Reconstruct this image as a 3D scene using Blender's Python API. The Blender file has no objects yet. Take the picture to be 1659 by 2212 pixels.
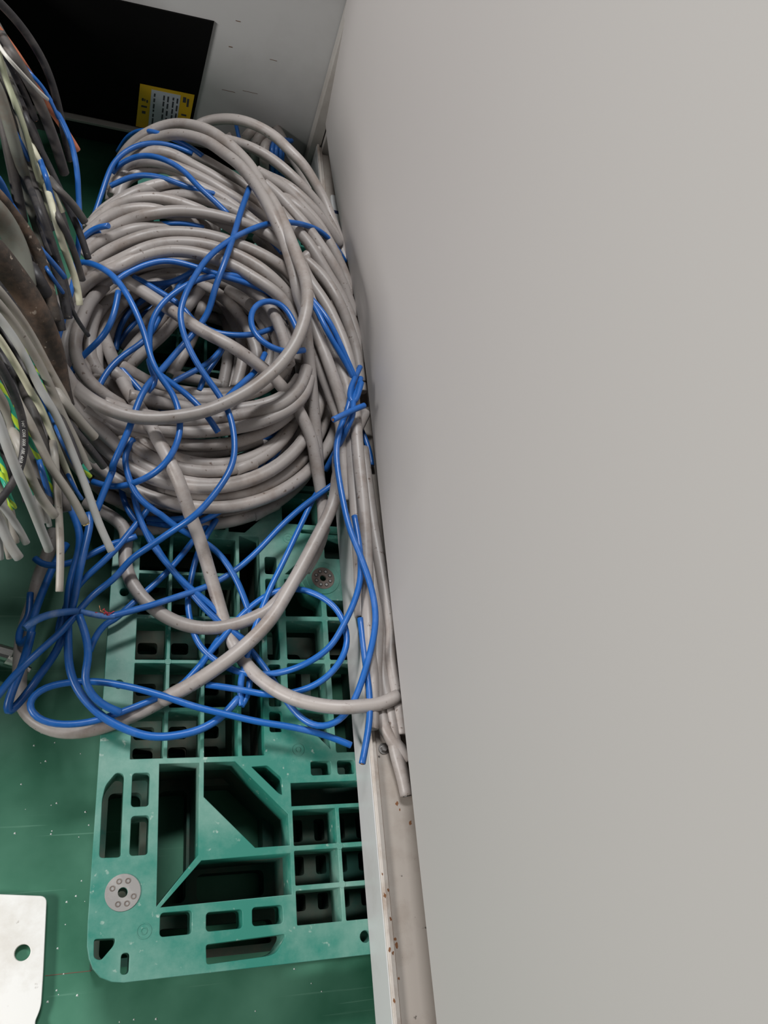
import bpy, bmesh, math, random
from mathutils import Vector, Matrix

K = 0.00082            # metres per drawing unit
FLOOR = -160.0         # floor level in drawing units (0 = pallet top)
sc = bpy.context.scene
col = sc.collection

def W(x, y, z):
    return Vector((x * K, y * K, (z - FLOOR) * K))

# ------------------------------------------------------------------ camera
cd = bpy.data.cameras.new('camera')
cam = bpy.data.objects.new('camera', cd)
col.objects.link(cam)
rot = Matrix(((0.946406,-0.065383,-0.316292),(-0.096661,0.877072,-0.470532),(0.308176,0.475888,0.823747)))
M4 = rot.to_4x4(); M4.translation = W(0, 0, 1150)
cam.matrix_world = M4
cd.sensor_fit = 'VERTICAL'; cd.sensor_height = 24.0; cd.sensor_width = 18.0
cd.lens = 24.0 * 1750.0 / 2212.0
cd.clip_start = 0.02
sc.camera = cam

# ------------------------------------------------------------------ world and lights
wd = bpy.data.worlds.new('world'); sc.world = wd; wd.use_nodes = True
bg = wd.node_tree.nodes['Background']
bg.inputs[0].default_value = (0.93, 0.97, 1.0, 1); bg.inputs[1].default_value = 0.045

def area(name, loc, target, sx, sy, power, colr):
    l = bpy.data.lights.new(name, 'AREA'); l.shape = 'RECTANGLE'
    l.size = sx; l.size_y = sy; l.energy = power; l.color = colr
    o = bpy.data.objects.new(name, l); col.objects.link(o)
    o.location = loc
    o.rotation_euler = (Vector(target) - Vector(loc)).to_track_quat('-Z', 'Y').to_euler()
    return o
area('wall_lamp', (-2.1, -0.30, 1.55), (0.3, 0.25, 0.4), 1.0, 0.4, 62, (1.0, 0.975, 0.95))
area('ceiling_lamp', (-0.30, 1.50, 2.9), (0.0, 0.35, 0), 0.9, 0.3, 62, (0.98, 0.99, 1.0))

vs = sc.view_settings
vs.view_transform = 'Standard'; vs.look = 'None'; vs.exposure = -0.12; vs.gamma = 1.0
vs.use_curve_mapping = False

# ------------------------------------------------------------------ materials
MATS = {}
def mat(name, base, rough=0.5, metal=0.0, spots=None, vary=0.0, scale=60.0, bump=0.0, coat=0.0, amount=0.5, fine=None, spec=0.5):
    """base colour broken up by stains (spots = second colour) and per-object variation"""
    m = bpy.data.materials.new(name); m.use_nodes = True
    nt = m.node_tree; N = nt.nodes; L = nt.links
    bs = N['Principled BSDF']
    bs.inputs['Roughness'].default_value = rough
    bs.inputs['Metallic'].default_value = metal
    bs.inputs['Specular IOR Level'].default_value = spec
    if coat: bs.inputs['Coat Weight'].default_value = coat
    out = None
    rgb = N.new('ShaderNodeRGB'); rgb.outputs[0].default_value = (*base, 1); out = rgb.outputs[0]
    tc = N.new('ShaderNodeTexCoord')
    if spots:
        n = N.new('ShaderNodeTexNoise'); n.inputs['Scale'].default_value = scale; n.inputs['Detail'].default_value = 8
        n.inputs['Roughness'].default_value = 0.65
        L.new(tc.outputs['Object'], n.inputs['Vector'])
        r = N.new('ShaderNodeValToRGB'); r.color_ramp.elements[0].position = 0.62 - amount * 0.3; r.color_ramp.elements[1].position = 0.80 - amount * 0.1
        L.new(n.outputs['Fac'], r.inputs[0])
        mx = N.new('ShaderNodeMix'); mx.data_type = 'RGBA'
        L.new(r.outputs[0], mx.inputs[0]); L.new(out, mx.inputs[6]); mx.inputs[7].default_value = (*spots, 1)
        out = mx.outputs[2]
    if fine:
        n = N.new('ShaderNodeTexNoise'); n.inputs['Scale'].default_value = fine[1]; n.inputs['Detail'].default_value = 6
        L.new(tc.outputs['Object'], n.inputs['Vector'])
        r = N.new('ShaderNodeValToRGB'); r.color_ramp.elements[0].position = fine[2]; r.color_ramp.elements[1].position = fine[2] + 0.06
        L.new(n.outputs['Fac'], r.inputs[0])
        mx = N.new('ShaderNodeMix'); mx.data_type = 'RGBA'
        L.new(r.outputs[0], mx.inputs[0]); L.new(out, mx.inputs[6]); mx.inputs[7].default_value = (*fine[0], 1)
        out = mx.outputs[2]
    if vary:
        oi = N.new('ShaderNodeObjectInfo'); mr = N.new('ShaderNodeMapRange')
        mr.inputs['To Min'].default_value = 1 - vary; mr.inputs['To Max'].default_value = 1 + vary * 0.6
        L.new(oi.outputs['Random'], mr.inputs['Value'])
        hv = N.new('ShaderNodeHueSaturation'); L.new(mr.outputs[0], hv.inputs['Value']); L.new(out, hv.inputs['Color'])
        out = hv.outputs[0]
    L.new(out, bs.inputs['Base Color'])
    if bump:
        n = N.new('ShaderNodeTexNoise'); n.inputs['Scale'].default_value = scale * 2.5; n.inputs['Detail'].default_value = 5
        L.new(tc.outputs['Object'], n.inputs['Vector'])
        b = N.new('ShaderNodeBump'); b.inputs['Strength'].default_value = bump; b.inputs['Distance'].default_value = 0.002
        L.new(n.outputs['Fac'], b.inputs['Height']); L.new(b.outputs[0], bs.inputs['Normal'])
    MATS[name] = m
    return m

mat('grey', (0.375, 0.338, 0.318), 0.42, spots=(0.25, 0.20, 0.17), vary=0.12, scale=28, amount=0.45, fine=((0.16, 0.12, 0.10), 160, 0.66))
mat('blue', (0.014, 0.118, 0.42), 0.33, spots=(0.06, 0.17, 0.48), vary=0.12, scale=35, amount=0.4)
mat('bluepale', (0.05, 0.17, 0.48), 0.4, spots=(0.25, 0.34, 0.52), scale=60)
mat('black', (0.030, 0.028, 0.031), 0.5, spots=(0.085, 0.075, 0.07), vary=0.1, scale=70, fine=((0.22, 0.2, 0.18), 260, 0.68))
mat('darkgrey', (0.085, 0.078, 0.075), 0.55, spots=(0.15, 0.125, 0.11), vary=0.2, scale=50)
mat('greengrey', (0.19, 0.195, 0.165), 0.55, spots=(0.17, 0.12, 0.09), vary=0.1, scale=40)
mat('palegreen', (0.33, 0.345, 0.23), 0.5, spots=(0.40, 0.40, 0.30), scale=40)
mat('rust', (0.055, 0.045, 0.038), 0.8, spec=0.3, spots=(0.21, 0.135, 0.095), scale=30, bump=0.6, amount=0.55, fine=((0.36, 0.30, 0.25), 150, 0.66))
mat('orange', (0.60, 0.19, 0.10), 0.45, spots=(0.45, 0.15, 0.09), scale=40)
mat('white', (0.62, 0.60, 0.55), 0.45)
mat('cream', (0.66, 0.64, 0.48), 0.42, spots=(0.55, 0.52, 0.38), scale=40)
mat('greige', (0.31, 0.288, 0.255), 0.48, spots=(0.27, 0.23, 0.19), vary=0.1, scale=40, fine=((0.15, 0.12, 0.1), 200, 0.68))
mat('lightgrey', (0.345, 0.348, 0.34), 0.45, spots=(0.33, 0.31, 0.28), vary=0.08, scale=40)
mat('copper', (0.62, 0.30, 0.16), 0.35, metal=0.8)
mat('brass', (0.80, 0.62, 0.30), 0.4, metal=0.4)
mat('core_red', (0.55, 0.06, 0.08), 0.4); mat('core_black', (0.012, 0.012, 0.014), 0.4)
mat('core_white', (0.72, 0.68, 0.66), 0.45); mat('core_grey', (0.30, 0.28, 0.28), 0.45)
mat('print_white', (0.70, 0.69, 0.66), 0.6)
mat('hole_dark', (0.02, 0.02, 0.02), 0.8)
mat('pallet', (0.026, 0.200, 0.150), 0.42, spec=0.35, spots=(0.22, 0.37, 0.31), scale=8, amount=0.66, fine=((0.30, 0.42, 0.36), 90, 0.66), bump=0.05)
mat('pallet_low_shaded', (0.018, 0.075, 0.057), 0.7, spec=0.2, spots=(0.10, 0.09, 0.07), scale=14, amount=0.85)  # dusty lower plastic, with the shadow depth of the pockets darkened into its colour
mat('rubber', (0.27, 0.26, 0.25), 0.7, spots=(0.40, 0.39, 0.37), scale=40)
mat('rubber_dark', (0.13, 0.10, 0.085), 0.7, spots=(0.22, 0.18, 0.15), scale=50)
mat('panel_white', (0.475, 0.45, 0.436), 0.5, spec=0.22)
mat('rail_white', (0.62, 0.61, 0.61), 0.4, spots=(0.5, 0.48, 0.46), scale=7, amount=0.4)
mat('lip', (0.58, 0.53, 0.48), 0.5, spots=(0.30, 0.20, 0.14), scale=22, amount=0.55)
mat('deck', (0.40, 0.355, 0.315), 0.55, spots=(0.30, 0.25, 0.21), scale=16, amount=0.5, fine=((0.05, 0.04, 0.03), 130, 0.70))
mat('groove', (0.15, 0.09, 0.06), 0.8)
mat('rust_spot', (0.20, 0.085, 0.035), 0.9)
mat('housing', (0.47, 0.47, 0.465), 0.5, spots=(0.40, 0.395, 0.39), scale=6, amount=0.5)
mat('black_panel', (0.003, 0.003, 0.003), 0.7, spec=0.08)
mat('ledge', (0.26, 0.255, 0.235), 0.6)
mat('post', (0.42, 0.40, 0.375), 0.55, spots=(0.33, 0.30, 0.27), scale=12)
mat('yellow', (0.68, 0.42, 0.01), 0.5); mat('label_white', (0.55, 0.57, 0.62), 0.5); mat('ink', (0.05, 0.05, 0.06), 0.6)
mat('steel_plate', (0.88, 0.87, 0.84), 0.5, spots=(0.66, 0.62, 0.56), scale=12, amount=0.55, fine=((0.25, 0.2, 0.16), 60, 0.70))
mat('chrome', (0.62, 0.60, 0.57), 0.25, metal=0.9)
mat('bolt', (0.35, 0.34, 0.33), 0.35, metal=0.9)
mat('dark_wall', (0.03, 0.035, 0.033), 0.8)
mat('paper', (0.72, 0.73, 0.72), 0.6); mat('navy', (0.015, 0.03, 0.10), 0.5)
mat('speck', (0.75, 0.78, 0.75), 0.5)

def floor_material():
    m = bpy.data.materials.new('floor'); m.use_nodes = True
    nt = m.node_tree; N = nt.nodes; L = nt.links; bs = N['Principled BSDF']
    tc = N.new('ShaderNodeTexCoord')
    n = N.new('ShaderNodeTexNoise'); n.inputs['Scale'].default_value = 7; n.inputs['Detail'].default_value = 7
    L.new(tc.outputs['Object'], n.inputs['Vector'])
    r = N.new('ShaderNodeValToRGB')
    r.color_ramp.elements[0].position = 0.36; r.color_ramp.elements[0].color = (0.032, 0.135, 0.080, 1)
    r.color_ramp.elements[1].position = 0.72; r.color_ramp.elements[1].color = (0.095, 0.26, 0.175, 1)
    L.new(n.outputs['Fac'], r.inputs[0]); out = r.outputs[0]
    # scratches: stretched thin noise in two directions
    for k, (ang, sx, sy, th) in enumerate(((0.25, 3, 150, 0.685), (-0.9, 4, 170, 0.70), (1.35, 3, 160, 0.70))):
        mp = N.new('ShaderNodeMapping'); mp.inputs['Rotation'].default_value = (0, 0, ang); mp.inputs['Scale'].default_value = (sx, sy, 1)
        mp.inputs['Location'].default_value = (k * 3.1, k, 0)
        L.new(tc.outputs['Object'], mp.inputs['Vector'])
        q = N.new('ShaderNodeTexNoise'); q.inputs['Scale'].default_value = 1; q.inputs['Detail'].default_value = 3
        L.new(mp.outputs[0], q.inputs['Vector'])
        rr = N.new('ShaderNodeValToRGB'); rr.color_ramp.elements[0].position = th; rr.color_ramp.elements[1].position = th + 0.05
        rr.color_ramp.elements[1].color = (0.6, 0.6, 0.6, 1)
        L.new(q.outputs['Fac'], rr.inputs[0])
        mx = N.new('ShaderNodeMix'); mx.data_type = 'RGBA'; L.new(rr.outputs[0], mx.inputs[0]); L.new(out, mx.inputs[6])
        mx.inputs[7].default_value = (0.13, 0.30, 0.21, 1); out = mx.outputs[2]
    L.new(out, bs.inputs['Base Color'])
    bs.inputs['Roughness'].default_value = 0.42; bs.inputs['Specular IOR Level'].default_value = 0.14
    n2 = N.new('ShaderNodeTexNoise'); n2.inputs['Scale'].default_value = 26; L.new(tc.outputs['Object'], n2.inputs['Vector'])
    b = N.new('ShaderNodeBump'); b.inputs['Strength'].default_value = 0.12; b.inputs['Distance'].default_value = 0.003
    L.new(n2.outputs['Fac'], b.inputs['Height']); L.new(b.outputs[0], bs.inputs['Normal'])
    MATS['floor'] = m
floor_material()

def stripe_material():
    m = bpy.data.materials.new('greenyellow'); m.use_nodes = True
    nt = m.node_tree; N = nt.nodes; L = nt.links; bs = N['Principled BSDF']
    uv = N.new('ShaderNodeUVMap'); sp = N.new('ShaderNodeSeparateXYZ'); L.new(uv.outputs[0], sp.inputs[0])
    a = N.new('ShaderNodeMath'); a.operation = 'MULTIPLY'; a.inputs[1].default_value = 30.0; L.new(sp.outputs[0], a.inputs[0])
    c = N.new('ShaderNodeMath'); c.operation = 'ADD'; L.new(a.outputs[0], c.inputs[0]); L.new(sp.outputs[1], c.inputs[1])
    fr = N.new('ShaderNodeMath'); fr.operation = 'FRACT'; L.new(c.outputs[0], fr.inputs[0])
    g = N.new('ShaderNodeMath'); g.operation = 'GREATER_THAN'; g.inputs[1].default_value = 0.62; L.new(fr.outputs[0], g.inputs[0])
    mx = N.new('ShaderNodeMix'); mx.data_type = 'RGBA'; L.new(g.outputs[0], mx.inputs[0])
    mx.inputs[6].default_value = (0.012, 0.26, 0.16, 1); mx.inputs[7].default_value = (0.36, 0.50, 0.03, 1)
    L.new(mx.outputs[2], bs.inputs['Base Color']); bs.inputs['Roughness'].default_value = 0.4
    MATS['greenyellow'] = m
stripe_material()

# ------------------------------------------------------------------ object helpers
def link(name, me, m, parent=None):
    if m and not me.materials: me.materials.append(MATS[m])
    o = bpy.data.objects.new(name, me); col.objects.link(o)
    if parent:
        o.parent = parent
        o.matrix_parent_inverse = Matrix.Translation(-Vector(parent.location))
    return o

def tag(o, label, cat, group=None):
    o['label'] = label; o['category'] = cat
    if group: o['group'] = group
    return o

def struct(o, label, cat='structure'):
    o['kind'] = 'structure'; o['label'] = label; o['category'] = cat
    return o

def empty(name, x, y, z, label, cat, group=None):
    o = bpy.data.objects.new(name, None); col.objects.link(o); o.location = W(x, y, z); o.empty_display_size = 0.05
    return tag(o, label, cat, group)

def mesh(name, verts, faces, smooth=False):
    me = bpy.data.meshes.new(name); me.from_pydata([tuple(v) for v in verts], [], faces); me.update()
    if smooth:
        me.polygons.foreach_set('use_smooth', [True] * len(me.polygons))
    return me

def box(name, x0, x1, y0, y1, z0, z1, m, parent=None, bevel=0.0):
    bm = bmesh.new(); bmesh.ops.create_cube(bm, size=1)
    for v in bm.verts:
        v.co = W(x0 + (v.co.x + .5) * (x1 - x0), y0 + (v.co.y + .5) * (y1 - y0), z0 + (v.co.z + .5) * (z1 - z0))
    if bevel:
        bmesh.ops.bevel(bm, geom=bm.edges[:], offset=bevel * K, segments=2, affect='EDGES', profile=0.5)
    me = bpy.data.meshes.new(name); bm.to_mesh(me); bm.free()
    return link(name, me, m, parent)

def rrect(x0, y0, x1, y1, r=4.0, n=4):
    r = min(r, abs(x1 - x0) / 2 - .01, abs(y1 - y0) / 2 - .01); pts = []
    for cx, cy, a in ((x1 - r, y1 - r, 0), (x0 + r, y1 - r, 90), (x0 + r, y0 + r, 180), (x1 - r, y0 + r, 270)):
        for i in range(n + 1):
            t = math.radians(a + 90 * i / n); pts.append((cx + r * math.cos(t), cy + r * math.sin(t)))
    return pts

def circ(cx, cy, r, n=28):
    return [(cx + r * math.cos(2 * math.pi * i / n), cy + r * math.sin(2 * math.pi * i / n)) for i in range(n)]

def rpoly(pts, r=3.0, n=3):
    """round the corners of a polygon"""
    out = []; m = len(pts)
    for i in range(m):
        p = Vector(pts[i]); a = Vector(pts[i - 1]) - p; b = Vector(pts[(i + 1) % m]) - p
        d = min(r, a.length * .45, b.length * .45); A = p + a.normalized() * d; B = p + b.normalized() * d
        for k in range(n + 1):
            t = k / n; q = A * (1 - t) ** 2 + p * 2 * t * (1 - t) + B * t * t; out.append((q.x, q.y))
    return out

def plate(name, outline, holes, z0, z1, m, parent=None, bevel=0.0):
    """a flat slab with real openings, extruded from z0 to z1"""
    cu = bpy.data.curves.new(name, 'CURVE'); cu.dimensions = '2D'; cu.fill_mode = 'BOTH'
    cu.extrude = (z1 - z0) * K / 2 - bevel * K
    if bevel: cu.bevel_depth = bevel * K; cu.bevel_resolution = 1
    zc = (z0 + z1) / 2
    for poly in [outline] + holes:
        s = cu.splines.new('POLY'); s.points.add(len(poly) - 1); s.use_cyclic_u = True
        for p, (x, y) in zip(s.points, poly): p.co = (x * K, y * K, 0, 1)
    tmp = bpy.data.objects.new('tmp', cu); col.objects.link(tmp)
    dg = bpy.context.evaluated_depsgraph_get(); dg.update()
    me = bpy.data.meshes.new_from_object(tmp.evaluated_get(dg))
    bpy.data.objects.remove(tmp); bpy.data.curves.remove(cu)
    me.transform(Matrix.Translation((0, 0, (zc - FLOOR) * K)))
    me.materials.clear()
    return link(name, me, m, parent)

# ------------------------------------------------------------------ cables
def spline(pts, step=7.0):
    P = [Vector(p) for p in pts]
    if len(P) == 2: P = [P[0], P[0].lerp(P[1], .5), P[1]]
    Q = [P[0] * 2 - P[1]] + P + [P[-1] * 2 - P[-2]]
    out = []
    for i in range(1, len(Q) - 2):
        p0, p1, p2, p3 = Q[i - 1:i + 3]
        t0 = 0.0; t1 = t0 + max(1e-3, (p1 - p0).length) ** .5; t2 = t1 + max(1e-3, (p2 - p1).length) ** .5; t3 = t2 + max(1e-3, (p3 - p2).length) ** .5
        n = max(2, int((p2 - p1).length / step))
        for k in range(n):
            t = t1 + (t2 - t1) * k / n
            A1 = p0 * ((t1 - t) / (t1 - t0)) + p1 * ((t - t0) / (t1 - t0)); A2 = p1 * ((t2 - t) / (t2 - t1)) + p2 * ((t - t1) / (t2 - t1))
            A3 = p2 * ((t3 - t) / (t3 - t2)) + p3 * ((t - t2) / (t3 - t2))
            B1 = A1 * ((t2 - t) / (t2 - t0)) + A2 * ((t - t0) / (t2 - t0)); B2 = A2 * ((t3 - t) / (t3 - t1)) + A3 * ((t - t1) / (t3 - t1))
            out.append(B1 * ((t2 - t) / (t2 - t1)) + B2 * ((t - t1) / (t2 - t1)))
    out.append(P[-1])
    for _ in range(6):
        out = [out[0]] + [out[i] * .5 + (out[i - 1] + out[i + 1]) * .25 for i in range(1, len(out) - 1)] + [out[-1]]
    return out

def frames(C):
    T = []
    for i in range(len(C)):
        T.append((C[min(i + 1, len(C) - 1)] - C[max(i - 1, 0)]).normalized())
    up = Vector((0, 0, 1))
    n = up - T[0] * up.dot(T[0])
    if n.length < .1: n = Vector((0, 1, 0)) - T[0] * T[0].y
    n.normalize(); F = []
    for t in T:
        n = (n - t * n.dot(t)).normalized(); F.append((t, n, t.cross(n)))
    return F

def tube(name, pts, dia, m, parent=None, sides=12, hollow=False, step=7.0):
    C = spline(pts, step); F = frames(C); r = dia / 2
    vs_, fs, uvs = [], [], []; L = 0.0; Ls = []
    for i, c in enumerate(C):
        if i: L += (c - C[i - 1]).length
        Ls.append(L * K); t, n, b = F[i]
        rr = r
        for k in range(sides):
            a = 2 * math.pi * k / sides
            q = c + (n * math.cos(a) + b * math.sin(a)) * rr
            vs_.append(W(q.x, q.y, q.z))
    for i in range(len(C) - 1):
        for k in range(sides):
            k2 = (k + 1) % sides
            fs.append((i * sides + k, i * sides + k2, (i + 1) * sides + k2, (i + 1) * sides + k))
            uvs += [(Ls[i], k / sides), (Ls[i], (k + 1) / sides), (Ls[i + 1], (k + 1) / sides), (Ls[i + 1], k / sides)]
    nb = len(fs)
    ends = (0,) if hollow else (0, len(C) - 1)
    for e in ends:                                   # flat, slightly chamfered cut faces
        base = len(vs_); c = C[e]; t, n, b = F[e]; s = -1 if e == 0 else 1
        for k in range(sides):
            a = 2 * math.pi * k / sides
            q = c + (n * math.cos(a) + b * math.sin(a)) * r * .9 + t * s * r * .12
            vs_.append(W(q.x, q.y, q.z))
        ring = [base + k for k in range(sides)]
        for k in range(sides):
            k2 = (k + 1) % sides; f = (e * sides + k, e * sides + k2, ring[k2], ring[k])
            fs.append(f if s > 0 else f[::-1]); uvs += [(Ls[e], 0)] * 4
        fs.append(tuple(ring) if s > 0 else tuple(ring[::-1])); uvs += [(Ls[e], 0)] * sides
    me = mesh(name, vs_, fs)
    sm = [i < nb for i in range(len(fs))]; me.polygons.foreach_set('use_smooth', sm)
    uvl = me.uv_layers.new(name='UVMap'); uvl.data.foreach_set('uv', [c for u in uvs for c in u])
    o = link(name, me, m, parent)
    return o, C, F

def cyl(name, c, axis, r, h, m, parent, n=10, r2=None):
    axis = axis.normalized(); u = axis.orthogonal().normalized(); v = axis.cross(u); r2 = r if r2 is None else r2
    vs_, fs = [], []
    for (d, rr) in ((0, r), (h, r2)):
        for k in range(n):
            a = 2 * math.pi * k / n; q = c + axis * d + (u * math.cos(a) + v * math.sin(a)) * rr; vs_.append(W(q.x, q.y, q.z))
    for k in range(n): fs.append((k, (k + 1) % n, n + (k + 1) % n, n + k))
    fs.append(tuple(range(n - 1, -1, -1))); fs.append(tuple(range(n, 2 * n)))
    return link(name, mesh(name, vs_, fs), m, parent)

def cut_end(o, C, F, r, kind):
    c = C[-1]; t, n, b = F[-1]
    if kind == 'core':
        cyl('core', c + t * r * .05, t, r * .5, r * .25, 'copper', o)
    elif kind == 'dark':
        cyl('core', c + t * r * .05, t, r * .6, r * .15, 'core_black', o)
    elif kind == 'hollow':
        cyl('core', c - t * r * .6, t, r * .85, r * .2, 'core_black', o)
    elif kind == 'cores':
        for k, mm in enumerate(('core_red', 'core_black', 'core_white', 'core_red', 'core_black')):
            a = k * 1.257 + .4
            cyl('core', c + (n * math.cos(a) + b * math.sin(a)) * r * .5, t, r * .27, r * .3, mm, o)
    elif kind == 'brass':
        for k in range(6):
            a = k * 1.047
            cyl('core', c + (n * math.cos(a) + b * math.sin(a)) * r * .55, t, r * .27, r * .5, 'brass', o)

def printing(o, text, C, F, r, start, size):
    """white characters wrapped on the upper side of a cable"""
    fc = bpy.data.curves.new('print', 'FONT'); fc.body = text; fc.size = 1.0
    tmp = bpy.data.objects.new('tmp', fc); col.objects.link(tmp)
    dg = bpy.context.evaluated_depsgraph_get(); dg.update()
    me = bpy.data.meshes.new_from_object(tmp.evaluated_get(dg)); bpy.data.objects.remove(tmp); bpy.data.curves.remove(fc)
    S = [0.0]
    for i in range(1, len(C)): S.append(S[-1] + (C[i] - C[i - 1]).length)
    for v in me.vertices:
        s = start + v.co.x * size; y = (v.co.y - .35) * size
        i = 1
        while i < len(S) - 1 and S[i] < s: i += 1
        f = (s - S[i - 1]) / max(1e-6, S[i] - S[i - 1]); c = C[i - 1].lerp(C[i], f); t = F[i][0]
        up = Vector((0.1, -0.25, 1.0)); nn = (up - t * up.dot(t)).normalized(); bb = nn.cross(t)
        a = y / r; q = c + (nn * math.cos(a) + bb * math.sin(a)) * (r + .25)
        v.co = W(q.x, q.y, q.z)
    me.materials.clear()
    return link('print', me, 'print_white', o)

# ================================================================== THE SETTING
fl = link('floor', mesh('floor', [W(-2600, -2600, FLOOR), W(2600, -2600, FLOOR), W(2600, 3400, FLOOR), W(-2600, 3400, FLOOR)], [(0, 1, 2, 3)]), 'floor')
struct(fl, 'scratched green painted floor', 'floor')

sm = box('floor_seam', -45, 12, 9, 10, FLOOR + .1, FLOOR + .5, 'groove', fl)
wl = box('shade_screen_left', -350, -330, 250, 1530, FLOOR, 330, 'dark_wall')  # added out of view to block light and shade the left floor
struct(wl, 'added low dark screen out of view that shades the left floor', 'wall')

# ================================================================== GREEN PALLET
X1 = 1180.0; YM = 722.0; Y1 = 2 * YM + 6
pal = empty('plastic_pallet', 590, YM, FLOOR, 'scuffed green plastic pallet with open grid deck under the cable coil', 'pallet')
front = [
    rpoly([(11, 131), (38, 130), (37, 233), (26, 236), (13, 219), (10, 202)], 5),
    rrect(46, 190, 70, 234, 5), rrect(47, 131, 71, 180, 5),
    [(82, 69), (80, 245), (134, 245), (134, 127)],
    [(139, 245), (182, 245), (254, 172), (255, 131), (207, 131), (139, 199)],
    [(137, 121), (255, 123), (255, 71), (86, 69)],
    rpoly([(203, 237), (227, 238), (247, 220), (247, 196), (241, 199)], 3),
    rrect(87, 36, 127, 64, 5), rrect(143, 37, 190, 60, 5), rrect(201, 38, 242, 61, 5),
    rpoly([(143, 24), (244, 27), (243, 20), (232, 6), (222, 3), (144, 1)], 4),
    rpoly([(11, 42), (37, 41), (36, 33), (21, 17), (12, 21)], 4), rrect(43, 0, 54, 24, 4.5),
    [(258, 181), (420, 181), (420, 213), (258, 213)],
    rrect(288, 221, 319, 242, 4), rrect(327, 221, 354, 242, 4), rrect(362, 221, 420, 242, 4),
    circ(350, 14, 8, 16),
    circ(42, 90, 6.5, 16),
]
for x0, x1 in ((259, 321), (325, 388), (392, 420)):
    for y0, y1 in ((34, 76), (81, 125), (130, 177)):
        front.append(rrect(x0, y0, x1, y1, 2, 2))
mid = [circ(23, 354, 7, 18), circ(23, 492, 7, 18), circ(325, 527, 7, 18)]
for i, (x0, x1) in enumerate(((42, 86), (90, 135), (139, 187))):
    for y0, y1 in ((251, 316), (320, 385), (389, 453), (457, 524), (528, 588)):
        mid.append(rrect(x0, y0, x1, y1, 1.5, 2))
mid.append(rrect(191, 251, 224, 596, 2, 2))
for y0, y1 in ((283, 314), (320, 384), (390, 454), (460, 523), (530, 561)):
    mid.append(rrect(231, y0, 251, y1, 4))
mid += [rrect(261, 391, 320, 454, 3), rrect(260, 321, 320, 386, 3), rrect(327, 391, 386, 456, 3), rrect(327, 321, 386, 386, 3),
        [(262, 316), (320, 316), (320, 256)], rrect(327, 252, 386, 316, 3),
        rpoly([(261, 460), (320, 461), (320, 492), (300, 500), (288, 524), (261, 524)], 3), rrect(327, 461, 386, 490, 3),
        rpoly([(262, 531), (287, 531), (287, 556)], 1.5), rrect(330, 562, 386, 600, 3), rrect(392, 321, 420, 454, 3)]
cen = [rpoly([(150, 604), (171, 604), (171, 666), (150, 666)], 3), [(175, 601), (201, 601), (258, 658), (258, 671), (175, 671)],
       rrect(262, 622, 325, 671, 1.5), rrect(330, 622, 386, 671, 1.5), rrect(292, 606, 386, 614, 2),
       rrect(191, 682, 253, 689, 2), rrect(266, 682, 328, 689, 2), rrect(334, 682, 386, 689, 2),
       rrect(60, 604, 145, 671, 2), rrect(60, 682, 180, 689, 2)]
cmid = [rrect(175, 697, 258, 747, 1.5), rrect(262, 697, 325, 747, 1.5), rrect(330, 697, 386, 747, 1.5), rrect(60, 697, 170, 747, 1.5)]
def mir(h): return [(x, 2 * YM - y) for x, y in h][::-1]
holes = front + mid + cen; holes = holes + [mir(h) for h in holes] + cmid
outl = [(4, 60), (5, 35), (8, 22), (13, 11), (22, 1), (35, -5), (48, -7), (X1, -5), (X1, Y1), (48, Y1 + 2), (22, Y1 - 6), (8, Y1 - 26), (4, Y1 - 64)]
plate('top_deck', outl, holes, -52, 0, 'pallet', pal, 0.7)
# legs under the corner pockets: deep walls round the pockets
for yy in (0, 1):
    ph = [front[3], front[4], front[5]]
    po = [(77, 64), (259, 66), (259, 249), (77, 249)]
    if yy: ph = [mir(h) for h in ph]; po = mir(po)
    plate('leg', po, ph, -148, -53, 'pallet_low_shaded', pal)
plate('leg', [(186, 251), (228, 251), (228, 597), (186, 597)], [rrect(191, 256, 224, 592, 2, 2)], -148, -53, 'pallet_low_shaded', pal)
plate('leg', [(172, 675), (390, 675), (390, 768), (172, 768)], [rrect(176, 697, 258, 747, 2), rrect(262, 697, 325, 747, 2)], -148, -53, 'pallet_low_shaded', pal)
lows = []
for x0 in (284, 318, 350, 384):
    for y0, y1 in ((56, 78), (103, 129), (149, 180)): lows.append(rrect(x0, y0, x0 + 16, y1, 4))
for x0, x1 in ((50, 80), (101, 128), (148, 176)):
    for y0 in (279, 346, 412, 479, 545):
        lows.append(rrect(x0, y0 - 2, x1, y0 + 14, 5)); lows.append(rrect(x0, y0 + 26, x1, y0 + 45, 5))
lows += [rrect(90, 80, 130, 230, 8), rrect(145, 80, 240, 115, 8), rrect(145, 140, 240, 235, 8), rrect(20, 20, 70, 60, 8), rrect(20, 120, 66, 230, 8), rrect(95, 20, 250, 50, 6),
         rrect(240, 270, 310, 440, 8), rrect(325, 270, 390, 440, 8), rrect(240, 470, 390, 590, 8), rrect(60, 610, 165, 670, 8)]
lows = lows + [mir(h) for h in lows]
plate('bottom_deck', [(10, 10), (X1 - 6, 10), (X1 - 6, Y1 - 10), (10, Y1 - 10)], lows, -157, -118, 'pallet_low_shaded', pal)

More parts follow.
